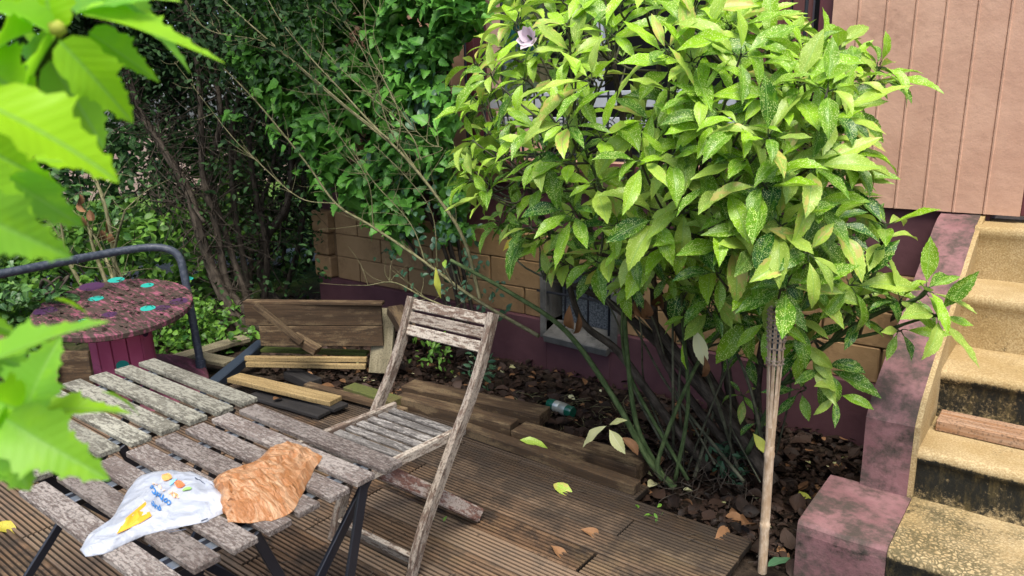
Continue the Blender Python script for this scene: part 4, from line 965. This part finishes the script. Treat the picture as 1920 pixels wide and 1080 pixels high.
vt.build('stems', M['bark'], vn, smooth=3.14)
# rose with long bare arching canes
rs = thing('rose_bush', (-2.9, 3.45, -.15), 'rose bush with long bare canes arching up to the left', 'shrub')
rc = MB(); rn = []
for (pxs, r0, r1, yy) in [
    ([(1010, 630), (890, 560), (780, 480), (690, 420), (630, 382), (570, 300), (480, 190), (400, 110), (340, 60)], .011, .003, 3.15),
    ([(900, 560), (870, 450), (820, 370), (750, 285), (690, 235), (610, 170), (520, 90), (440, 20), (380, -40)], .011, .003, 3.05),
    ([(750, 285), (690, 225), (640, 170), (575, 100), (520, 30), (480, -50)], .007, .002, 3.0), ([(730, 262), (650, 200), (580, 140), (500, 80), (400, 60), (350, 25)], .005, .002, 3.0),
    ([(830, 385), (790, 330), (730, 240), (700, 140), (660, 60), (600, -30)], .005, .002, 3.1), ([(745, 280), (750, 220), (720, 150), (690, 90), (680, -20)], .004, .002, 3.0),
    ([(630, 382), (560, 370), (480, 300), (430, 250), (330, 120)], .004, .0015, 3.1), ([(790, 300), (760, 240), (640, 130), (590, 60), (570, -30)], .004, .002, 3.05),
    ([(700, 425), (690, 340), (640, 260), (600, 200), (585, 120)], .003, .0015, 3.1), ([(900, 600), (800, 560), (740, 530), (690, 535)], .006, .003, 3.1),
    ([(800, 500), (770, 420), (700, 340), (655, 270)], .004, .002, 3.15), ([(820, 500), (810, 400), (760, 330), (700, 270)], .004, .002, 3.15), ([(780, 300), (830, 280), (800, 265), (740, 200)], .003, .001, 3.05), ([(740, 240), (700, 200), (720, 130), (700, 60), (720, 0)], .003, .001, 3.05)]:
    l_ = spline([Wp(x, y, yy+.04*noise.noise(Vector((x/50, y/50, 0)))-.0006*abs(x-880)) for x, y in pxs], 6); rc.tube(l_, taper(len(l_), r0, r1), 6, cap=False); rn += l_[6:]
for _ in range(280):
    p = random.choice(rn); d = (Vector((-.5, 0, .5))+rv(.7)).normalized()*random.uniform(.06, .3); pl = spline([p, p+d*.5+rv(.015), p+d], 3); rc.tube(pl, taper(len(pl), .002, .0008), 4, cap=False)
rc.build('canes', M['cane'], rs, smooth=3.14)
Bq, Dq, Nq, Lq = [], [], [], []
for (x, y, n_, s_) in [(770, 125, 5, .075), (790, 135, 4, .07), (800, 165, 4, .07), (760, 190, 4, .08), (790, 210, 5, .09), (770, 215, 4, .09), (820, 185, 4, .06), (785, 300, 2, .07), (850, 450, 5, .05), (830, 420, 4, .05), (790, 460, 4, .05), (870, 470, 4, .05), (760, 440, 4, .05), (800, 500, 5, .05), (880, 440, 4, .05), (900, 500, 4, .04), (870, 540, 5, .045), (920, 560, 5, .04), (760, 520, 4, .05), (840, 580, 4, .05), (900, 590, 4, .05), (730, 380, 5, .055), (800, 390, 5, .05), (940, 590, 3, .05), (780, 560, 4, .05), (690, 360, 4, .05), (930, 545, 5, .035), (820, 350, 4, .06), (850, 410, 5, .06), (815, 440, 5, .055), (880, 500, 5, .05), (840, 500, 5, .05), (780, 420, 4, .06), (720, 470, 4, .05), (860, 560, 4, .05), (760, 350, 4, .06), (690, 300, 4, .06), (860, 380, 4, .06), (740, 480, 4, .05), (820, 535, 4, .05)]:
    p = Wp(x, y, 3.2)
    for j in range(n_+2):
        d = rv(1); d.z -= .1; Bq.append(p+rv(.05)); Dq.append(d.normalized()); Nq.append(Vector((.1, -.7, .7))+rv(.35)); Lq.append(s_*random.uniform(.8, 1.1))
Lq = np.array(Lq); leaf_mesh('foliage', M['rose'], rs, Bq, Dq, Nq, Lq, Lq*.62, .4, .3, P_OVA, 5)

# ---- dark hedge with bare trunks
he = thing('dark_hedge', (-5.0, 3.2, -.15), 'dark old hedge with many bare twisted trunks beside the house corner', 'hedge')
hb = MB(); hn = []
TR = [([(495, 650), (440, 590), (395, 510), (375, 420), (350, 350), (300, 280), (262, 210), (230, 120), (200, 20)], 3.0, .05, .018),
      ([(500, 630), (430, 540), (405, 440), (385, 330), (382, 240), (370, 120), (350, 0)], 3.1, .035, .014), ([(470, 590), (420, 440), (400, 330), (420, 220), (400, 110), (420, 0)], 3.2, .03, .012),
      ([(480, 600), (455, 480), (440, 380), (430, 270), (450, 160), (440, 40)], 3.4, .028, .012), ([(500, 580), (500, 470), (480, 360), (470, 260), (500, 150), (480, 30)], 3.6, .03, .012),
      ([(520, 570), (490, 520), (500, 450), (540, 380), (545, 280), (530, 160), (540, 40)], 3.7, .045, .014), ([(530, 560), (560, 450), (570, 330), (560, 200), (580, 90), (570, -20)], 4.2, .03, .014),
      ([(560, 560), (590, 440), (600, 320), (590, 210), (600, 100)], 4.8, .03, .014), ([(400, 560), (380, 450), (340, 380), (330, 250), (320, 120), (290, 0)], 3.8, .028, .012), ([(350, 350), (300, 260), (230, 190), (150, 160), (90, 130)], 3.0, .02, .008),
      ([(440, 560), (430, 420), (445, 300), (420, 180)], 3.9, .03, .012), ([(470, 570), (480, 430), (515, 300), (500, 190)], 4.0, .025, .012), ([(540, 560), (530, 440), (555, 300), (545, 150)], 4.5, .03, .012),
      ([(385, 420), (345, 372), (320, 378), (270, 362)], 2.95, .012, .005), ([(450, 570), (380, 500), (350, 420), (310, 330), (300, 200)], 3.6, .02, .01)]
for pxs, yy, r0, r1 in TR:
    l_ = spline([Wp(x, y, yy)+rv(.02) for x, y in pxs], 6); hb.tube(l_, [r*(1+.15*noise.noise(p*9)) for p, r in zip(l_, taper(len(l_), r0, r1))], 8); hn += l_[5:]
hb.build('trunk', M['bark'], he, smooth=3.14)
hb = MB()
for _ in range(1500):
    p = random.choice(hn); d = (Vector((0, 0, .25))+rv(1)).normalized()*random.uniform(.15, .5); m_ = p+d*.5+rv(.05); pl = spline([p, m_, p+d], 4); hb.tube(pl, taper(len(pl), random.uniform(.002, .007), .0012), 4, cap=False)
hb.build('twigs', M['bark'], he, smooth=3.14)
Bq, Dq, Nq, Lq = [], [], [], []
HP = [(-200, -200), (620, -200), (620, 200), (560, 200), (480, 190), (380, 170), (300, 160), (220, 150), (100, 170), (-200, 200)]
k_ = 0
while len(Bq) < 40000:
    x, y = random.uniform(-200, 640), random.uniform(-420, 560); yy = random.uniform(2.7, 5.2); p = Wp(x, y, yy)
    if p.z > 3.9: continue
    top = y < 150+40*noise.noise(Vector((x/80, 0, 5)))
    if not top:
        keep = .16 if 230 < x < 600 else .03
        if 220 < x < 600 and yy > 3.9: keep = .7 if y < 330 else .35
        if 440 < x < 612 and yy > 3.7: keep = .75 if y > 180 and y < 380 else .45
        if random.random() > keep: continue
    if noise.noise(p*3) < -.25: continue
    for j in range(6):
        d = rv(1); d.z -= .2; Bq.append(p+rv(.07)); Dq.append(d.normalized()); Nq.append(Vector((0, -.3, .7))+rv(.7)); Lq.append(random.uniform(.035, .06))
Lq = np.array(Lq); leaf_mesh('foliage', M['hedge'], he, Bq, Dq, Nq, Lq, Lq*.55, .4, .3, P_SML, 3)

# ---- lit shrubs and trees behind the hedge
cloud('leafy_bush', 'bright green bush right behind the cable spool', 'bush', (-6.3, 2.7, -.1), [((-6.3, 2.7, .35), (.9, .8, .6)), ((-6.9, 2.2, .4), (.6, .7, .6))], 4200, (.05, .10), .62, M['far'], P_OVA, nst=14, group='bushes behind the hedge')
cloud('leafy_bush', 'green bush between the hedge trunks', 'bush', (-6.8, 4.4, -.1), [((-6.8, 4.4, .7), (.9, .9, .9))], 3600, (.05, .10), .62, M['far'], P_OVA, nst=12, group='bushes behind the hedge')
cloud('leafy_bush', 'deep green bush beyond the left end of the tube frame', 'bush', (-7.2, .9, -.1), [((-7.2, .9, .6), (1., 1.1, .8))], 3800, (.06, .11), .62, M['ivy'], P_OVA, nst=12, group='bushes behind the hedge')
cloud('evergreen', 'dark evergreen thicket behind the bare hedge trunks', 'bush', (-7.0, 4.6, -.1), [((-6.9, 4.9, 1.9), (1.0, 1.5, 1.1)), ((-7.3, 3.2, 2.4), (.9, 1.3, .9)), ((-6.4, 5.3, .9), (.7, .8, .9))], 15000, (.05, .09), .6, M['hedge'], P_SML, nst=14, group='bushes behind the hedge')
cloud('garden_tree', 'loose leafy tree rising beyond the far bushes', 'tree', (-10.5, 4.2, -.1), [((-10.2, 4.2, 1.9), (1.6, 2.2, 1.7)), ((-9.8, 1.5, 2.2), (1.4, 1.6, 1.6)), ((-9.8, 7, 1.8), (1.4, 1.8, 1.6)), ((-9.0, 3.2, 2.8), (1.2, 3.5, 1.6))], 15000, (.10, .16), .62, M['ivy'], P_OVA, nst=18, group='trees beyond the garden')
cloud('evergreen', 'dark loose evergreen at the left behind the foreground leaves', 'bush', (-7.4, 2.2, -.1), [((-7.6, 2.0, 1.35), (.8, 1.5, .75)), ((-8.0, .6, 1.3), (.8, 1., 1.1)), (Wp(200, 320, 2.9), (.8, .6, .55)), (Wp(300, 330, 3.5), (.6, .6, .6))], 11000, (.05, .09), .6, M['ivy'], P_SML, nst=12, group='bushes behind the hedge')
cloud('garden_tree', 'dark tree filling the view past the house side', 'tree', (-8.4, 9, -.1), [((-8.2, 9, 1.8), (1.6, 1.5, 1.9)), ((-12, 12, 2.5), (2.5, 2.5, 2.5))], 8000, (.10, .16), .62, M['ivy'], P_OVA, nst=14, group='trees beyond the garden')
cloud('ivy_clump', 'low ivy clump below the cable spool top', 'ivy', (-5.3, 2.55, -.1), [((-5.3, 2.5, .05), (.75, .45, .28)), ((-4.9, 2.8, .0), (.4, .3, .2))], 2300, (.04, .065), .8, M['far'], P_TRI, cols=3, nst=8, group='low plants behind the spool')
cloud('ivy_clump', 'ivy growing at the left edge beside the gravel path', 'ivy', (-6.3, 1.6, -.1), [((-6.3, 1.75, .15), (.7, .35, .4)), ((-5.3, 1.0, .1), (.5, .5, .3))], 2600, (.045, .075), .8, M['ivy'], P_TRI, cols=3, nst=8, group='low plants behind the spool')
cloud('leaf_spray', 'small leafy spray lying on the left of the spool top', 'plant', G(95, 560, .52), [((G(95, 562, .56)), (.13, .10, .05))], 80, (.04, .07), .6, M['ivy'], P_OVA, cols=5, nst=5)
for (px, py, z_, s_, lab) in [(1375, 870, .0, .13, 'small weed among roots under the laurel'), (805, 660, .05, .22, 'green weed seen through the chair back'), (900, 700, -.05, .12, 'weed at the wall behind the chair stile'), (640, 640, .5, .0, '')]:
    if s_: cloud('weed', lab, 'weed', G(px, py, -.12), [(G(px, py, z_), (s_*.6, s_*.4, s_*.7))], 90, (.03, .06), .4, M['far'] if px < 850 else M['rose'], P_OVA, cols=3, nst=6)
cloud('seedling', 'tiny green seedling on the deck under the chair', 'seedling', G(832, 985, 0), [(G(832, 985, .015), (.02, .02, .01))], 8, (.02, .03), .4, M['far'], P_OVA)
cloud('seedling', 'tiny green seedling on the open deck', 'seedling', G(1217, 967, 0), [(G(1217, 967, .01), (.02, .02, .01))], 14, (.02, .035), .4, M['far'], P_OVA)
# thin bare shrub behind the spool
bs = thing('bare_shrub', (-5.6, 1.95, -.1), 'thin bare brown stems rising behind the cable spool', 'shrub'); b = MB()
for pxs in ([(225, 560), (215, 440), (195, 350), (150, 300), (130, 230)], [(210, 560), (180, 470), (165, 420), (120, 380)], [(160, 560), (130, 480), (115, 420), (100, 330)], [(225, 560), (200, 500), (170, 430)], [(240, 560), (225, 480), (240, 400)]):
    l_ = spline([Wp(x, y, 2.25)+rv(.03) for x, y in pxs], 5); b.tube(l_, taper(len(l_), .016, .006), 7)
    for _ in range(14):
        p = random.choice(l_); d = (Vector((0, 0, .4))+rv(.8)).normalized()*random.uniform(.1, .4); pl = spline([p, p+d*.5+rv(.03), p+d], 3); b.tube(pl, taper(len(pl), .004, .001), 4, cap=False)
b.build('stems', M['cane'], bs, smooth=3.14)
Bq = [Wp(x, y, 2.2)+rv(.03) for x, y in ((138, 365), (142, 372), (195, 430), (190, 420), (150, 400), (200, 440), (165, 395))]
leaf_mesh('withered_leaves', M['dry_leaf'], bs, Bq, [(.1, 0, -1)]*7, [(rv(1)) for _ in Bq], .09, .05, 1.1, .8, P_OVA, 5)
# far garden wall glimpsed through the leaves
b = MB(); b.beam((-16, -6, .4), (-14.5, 16, .4), .2, 1.6, ch=.02, seg=2); tag(b.build('garden_wall', stucco('far_wall', (.50, .33, .30), (.58, .42, .38))), 'pale pink garden wall glimpsed through the leaves far behind', 'wall')
# screening tree crown added overhead, mostly outside the picture, to keep the corner shady
cloud('garden_tree', 'added tree crown, mostly out of view, shading the top left corner', 'tree', (-6.6, 5.6, -.1), [((-5.8, 4.0, 3.9), (2.2, 1.9, 1.1)), ((-7.4, 2.2, 3.2), (1.8, 2.2, 1.2))], 15000, (.09, .14), .62, M['hedge'], P_OVA, nst=8, group='trees beyond the garden')

# ---- foreground hibiscus branch
hi = thing('hibiscus_branch', D(40, 140, .75), 'out-of-focus bright green lobed leaves hanging in at the left edge', 'shrub')
HS_ = [((150, 20), (420, 98), 105, .60, (0, -.4, .9)), ((190, 0), (385, 95), 80, .62, (.1, -.3, 1)), ((110, 75), (262, 232), 95, .56, (.3, -.6, .6)), ((165, 60), (302, 150), 70, .60, (-.4, -.5, .7)),
       ((-40, 190), (236, 312), 150, .50, (0, -.5, .8)), ((10, 330), (162, 432), 85, .58, (.2, -.6, .5)), ((-90, 380), (135, 486), 120, .44, (.1, -.7, .6)), ((90, 110), (215, 290), 110, .62, (.5, -.4, .6)),
       ((90, 60), (-60, -20), 150, .60, (0, -.5, .8)), ((100, 50), (60, -90), 130, .60, (.4, -.6, .5)), ((110, 60), (20, 190), 130, .60, (-.3, -.8, .4)), ((60, 60), (-90, 110), 130, .62, (0, -.7, .6)), ((120, 40), (250, -50), 120, .62, (0, -.5, .8)), ((180, 10), (330, -30), 90, .62, (0, -.4, .9)),
       ((-80, 300), (60, 420), 120, .55, (-.3, -.6, .6)), ((-60, 260), (100, 350), 110, .6, (0, -.7, .5)),
       ((-60, 700), (175, 570), 95, .52, (-.2, -.7, .6)), ((45, 775), (100, 630), 100, .56, (.5, -.8, .3)), ((55, 775), (232, 742), 62, .58, (0, -.5, .9)), ((10, 785), (182, 895), 115, .54, (.1, -.7, .7)),
       ((190, 735), (272, 757), 30, .66, (0, -.4, .9)), ((10, 790), (30, 925), 120, .56, (.6, -.7, .3)), ((-40, 880), (62, 905), 40, .56, (0, -.6, .8)), ((10, 760), (-70, 820), 130, .55, (0, -.8, .5)), ((40, 770), (-50, 740), 120, .55, (0, -.8, .6)), ((30, 770), (35, 690), 90, .6, (-.4, -.8, .4)), ((60, 780), (120, 840), 70, .6, (-.4, -.8, .4)), ((-60, 590), (22, 625), 60, .56, (0, -.8, .5)), ((-60, -40), (120, 30), 110, .66, (0, -.6, .7)), ((200, -30), (300, 60), 80, .66, (0, -.5, .8)), ((0, 20), (110, 110), 120, .63, (.3, -.6, .6)), ((150, 130), (240, 170), 70, .6, (0, -.5, .8)), ((-50, 120), (80, 200), 130, .62, (-.2, -.6, .6)), ((60, 300), (210, 300), 70, .6, (0, -.4, .9)), ((-40, 640), (60, 720), 110, .58, (.2, -.7, .6)), ((-60, 800), (30, 860), 110, .58, (0, -.7, .6)), ((100, 560), (170, 575), 20, .56, (0, -.5, .8)), ((-60, 540), (5, 520), 40, .58, (.4, -.7, .5))]
Bq, Dq, Nq, Lq, Wq, Tq, Cq = [], [], [], [], [], [], []
for (a, c_, w_, ds, nn) in HS_:
    p, q = D(*a, ds), D(*c_, ds*random.uniform(.93, 1.05)); Bq.append(p); Dq.append(q-p); Nq.append(Vector(nn)+rv(.12)); Lq.append((q-p).length*1.02); Wq.append(w_*1.12/1400*ds); Tq.append((random.uniform(.25, 1), random.random(), random.random())); Cq.append(random.uniform(.15, .6))
leaf_mesh('foliage', M['hibiscus'], hi, Bq, Dq, Nq, Lq, Wq, Cq, .35, P_HIB, 9, np.array(Tq), .02)
b = MB()
for pxs in ([(-120, 260, .75), (0, 175, .7), (70, 130, .64), (110, 60, .6), (135, 20, .6)], [(-100, 900, .6), (-20, 840, .58), (30, 780, .57), (55, 770, .57)], [(-90, 400, .7), (-10, 340, .62), (30, 300, .6)], [(-80, 520, .6), (-60, 620, .56), (-50, 700, .55)]):
    l_ = spline([D(x, y, d) for x, y, d in pxs], 5); b.tube(l_, taper(len(l_), .005, .0025), 7)
b.build('stems', M['green_stem'], hi, smooth=3.14)
b = MB(); b.tube([D(104, 68, .58), D(108, 52, .58), D(114, 40, .58)], [.003, .0062, .002], 8); b.build('bud', NT('bud').pbr((.35, .38, .05), .6), hi, smooth=3.14)

# ------------------------------------------------------------------ fallen leaves and litter
def fallen(px0, py0, px1, py1, w_, mat, label, z=.008, curl=.5, fold=.4, prof=P_AUC):
    a, c_ = G(px0, py0, z), G(px1, py1, z); o = leaf_mesh('fallen_leaf', mat, None, [a], [c_-a], [(random.uniform(-.2, .2), random.uniform(-.4, 0), 1)], (c_-a).length, w_, curl, fold, prof, 5, None, .02)
    tag(o, label, 'leaf', 'leaves fallen on the deck')
fallen(1038, 908, 1075, 926, .055, M['aucuba'], 'small green leaf lying on the open deck', prof=P_OVA)
fallen(1032, 1022, 1078, 1050, .05, M['dry_leaf'], 'curled brown leaf on the deck below the pale crinkled leaf', curl=1.2)
fallen(1088, 992, 1140, 1004, .05, M['dry_leaf'], 'pale crinkled leaf on the deck above the curled brown one', curl=1.0)
fallen(968, 846, 1000, 852, .03, M['cream_leaf'], 'cream leaf on the edge of the deck by the long batten')
fallen(975, 825, 1028, 832, .05, M['aucuba'], 'flat dark green leaf lying on the timber below the wall', z=.05, prof=P_OVA)
fallen(-15, 985, 32, 990, .06, M['yellow_leaf'], 'yellow-orange leaf on the deck at the far left edge', prof=P_OVA)
fallen(1188, 876, 1224, 886, .04, M['cream_leaf'], 'pale oval leaf on the soil right of the broad timber', z=-.03)
fallen(1214, 915, 1236, 895, .05, M['cream_leaf'], 'pale upright leaf on the soil next to the laurel stems', z=-.03)
fallen(1170, 918, 1176, 895, .035, M['cream_leaf'], 'small pale leaf at the end of the long batten', z=.01)
fallen(1340, 1010, 1385, 1000, .09, M['dry_leaf'], 'large tan leaf beside the foot of the bamboo torch', z=-.0, curl=1.0)
fallen(1390, 985, 1420, 960, .07, M['dry_leaf'], 'upright brown leaf leaning behind the foot of the bamboo torch', z=.02, curl=1.0)
fallen(1498, 920, 1520, 948, .05, M['yellow_leaf'], 'dull yellow leaf on the litter left of the mauve step block', z=-.08)
fallen(1440, 1062, 1484, 1036, .045, M['rose'], 'dark green leaf at the foot of the bamboo torch', z=.02, curl=.3, fold=.15, prof=P_OVA)
fallen(352, 760, 378, 750, .05, M['dry_leaf'], 'single brown leaf on the black board', z=.05) if False else fallen(512, 750, 528, 742, .05, M['dry_leaf'], 'single brown leaf on the black board', z=.05)
fallen(565, 650, 562, 632, .06, M['dry_leaf'], 'orange-brown leaf standing on the planter boards', z=.12)
def litter(name, n, region, mat, Lr, zo=0.02, seed=0, tilt=.45, prof=P_OVA, wr=.6):
    Bq, Dq, Nq, Lq = [], [], [], []; k_ = 0
    while len(Bq) < n and k_ < n*40:
        k_ += 1; x, y = region(); 
        if x is None: continue
        z = hz(x, y)+random.uniform(.004, zo); a = random.random()*6.28
        Bq.append((x, y, z)); Dq.append((math.cos(a), math.sin(a), random.uniform(-.1, .35))); Nq.append(Vector((0, 0, 1))+rv(tilt)); Lq.append(random.uniform(*Lr))
    Lq = np.array(Lq); o = leaf_mesh(name, mat, None, Bq, Dq, Nq, Lq, Lq*wr, RNG.uniform(-.8, 1.6, len(Bq)), RNG.uniform(-.4, .9, len(Bq)), prof, 3); return tag(o, kind='stuff')
def reg1():
    x, y = random.uniform(-4.2, -.3), random.uniform(2.45, 3.96)
    if y < 2.6 and x < -1.0: return None, None
    if x > -.68 and y < 2.86: return None, None
    if x > -.54: return None, None
    if x < -2 and random.random() < .45: return None, None
    return x, y
litter('leaf_litter', 1300, reg1, M['litter'], (.04, .10), .045, tilt=.55, prof=P_OVA, wr=.7)
litter('leaf_litter', 2600, reg1, M['litter'], (.02, .05), .05, tilt=.6)
litter('leaf_litter', 200, reg1, M['dry_leaf'], (.03, .08), .06, tilt=.6)
litter('leaf_litter', 4000, reg1, M['litter'], (.008, .028), .04, tilt=.9, prof=P_SML)
litter('leaf_litter', 60, reg1, M['cream_leaf'], (.025, .06), .05)
def reg2():
    return random.uniform(-7.5, -3.4), random.uniform(.2, 4.2)
litter('leaf_litter', 1300, reg2, M['litter'], (.04, .09), .04)
# twigs, crumbs and bits on deck and on the spool
b = MB()
for _ in range(260):
    x, y = random.uniform(-2.9, -.75), random.uniform(1.2, 2.6)
    if noise.noise(Vector((x*2.5, y*2.5, 0))) < .02 and y < 2.3: continue
    a = random.random()*6.28; L = random.uniform(.008, .05); p = Vector((x, y, .004)); q = p+Vector((math.cos(a), math.sin(a), 0))*L; b.tube([p, p.lerp(q, .5)+Vector((0, 0, .004))+rv(.003), q], [.0011, .0015, .0007], 4)
tag(b.build('deck_debris', M['bark']), kind='stuff')
b = MB()
for _ in range(420):
    r = .40*math.sqrt(random.random()); a = random.random()*6.28; x, y = r*math.cos(a), r*math.sin(a)
    if noise.noise(Vector((x*5, y*5, 3))) < -.12: continue
    a = random.gauss(.3, .5); L = random.uniform(.01, .09); p = Vector((x, y, HS+.004)); q = p+Vector((math.cos(a), math.sin(a), 0))*L
    b.tube([base+qa@p, base+qa@(p.lerp(q, .5)+Vector((0, 0, .006))+rv(.006)), base+qa@q], [.0015, .0018, .0008], 4)
tag(b.build('spool_debris', M['bark']), kind='stuff')
Bq, Dq, Nq = [], [], []
for _ in range(70):
    r = .38*math.sqrt(random.random()); a = random.random()*6.28; Bq.append(base+qa@Vector((r*math.cos(a), r*math.sin(a), HS+.006))); a = random.random()*6.28; Dq.append(Vector((math.cos(a), math.sin(a), .1))); Nq.append(Vector((0, 0, 1))+rv(.4))
tag(leaf_mesh('spool_leaf_debris', M['litter'], None, Bq, Dq, Nq, RNG.uniform(.015, .04, 70), RNG.uniform(.01, .022, 70), .6, .3, P_OVA, 3), kind='stuff')
b = MB()   # fine dead twigs and roots under the laurel
for _ in range(170):
    p = G(random.uniform(1230, 1440), random.uniform(800, 930), 0); p.z = -.1+random.random()*.14; d = (rv(1)+Vector((0, 0, .1))).normalized()*random.uniform(.05, .22); pl = spline([p, p+d*.5+rv(.03), p+d], 3); b.tube(pl, taper(len(pl), .0022, .0008), 4, cap=False)
tag(b.build('dead_twigs', M['bark']), kind='stuff')
b = MB()
for _ in range(150):
    p = G(random.uniform(960, 1240), random.uniform(725, 800), -.08); p.z = hz(p.x, p.y)+.02+random.random()*.04; d = (rv(1)*Vector((1, 1, .3))).normalized()*random.uniform(.02, .12); b.tube([p, p+d*.5+rv(.01), p+d], [.0018, .0016, .0008], 4)
tag(b.build('dead_straw', M['cane']), kind='stuff')
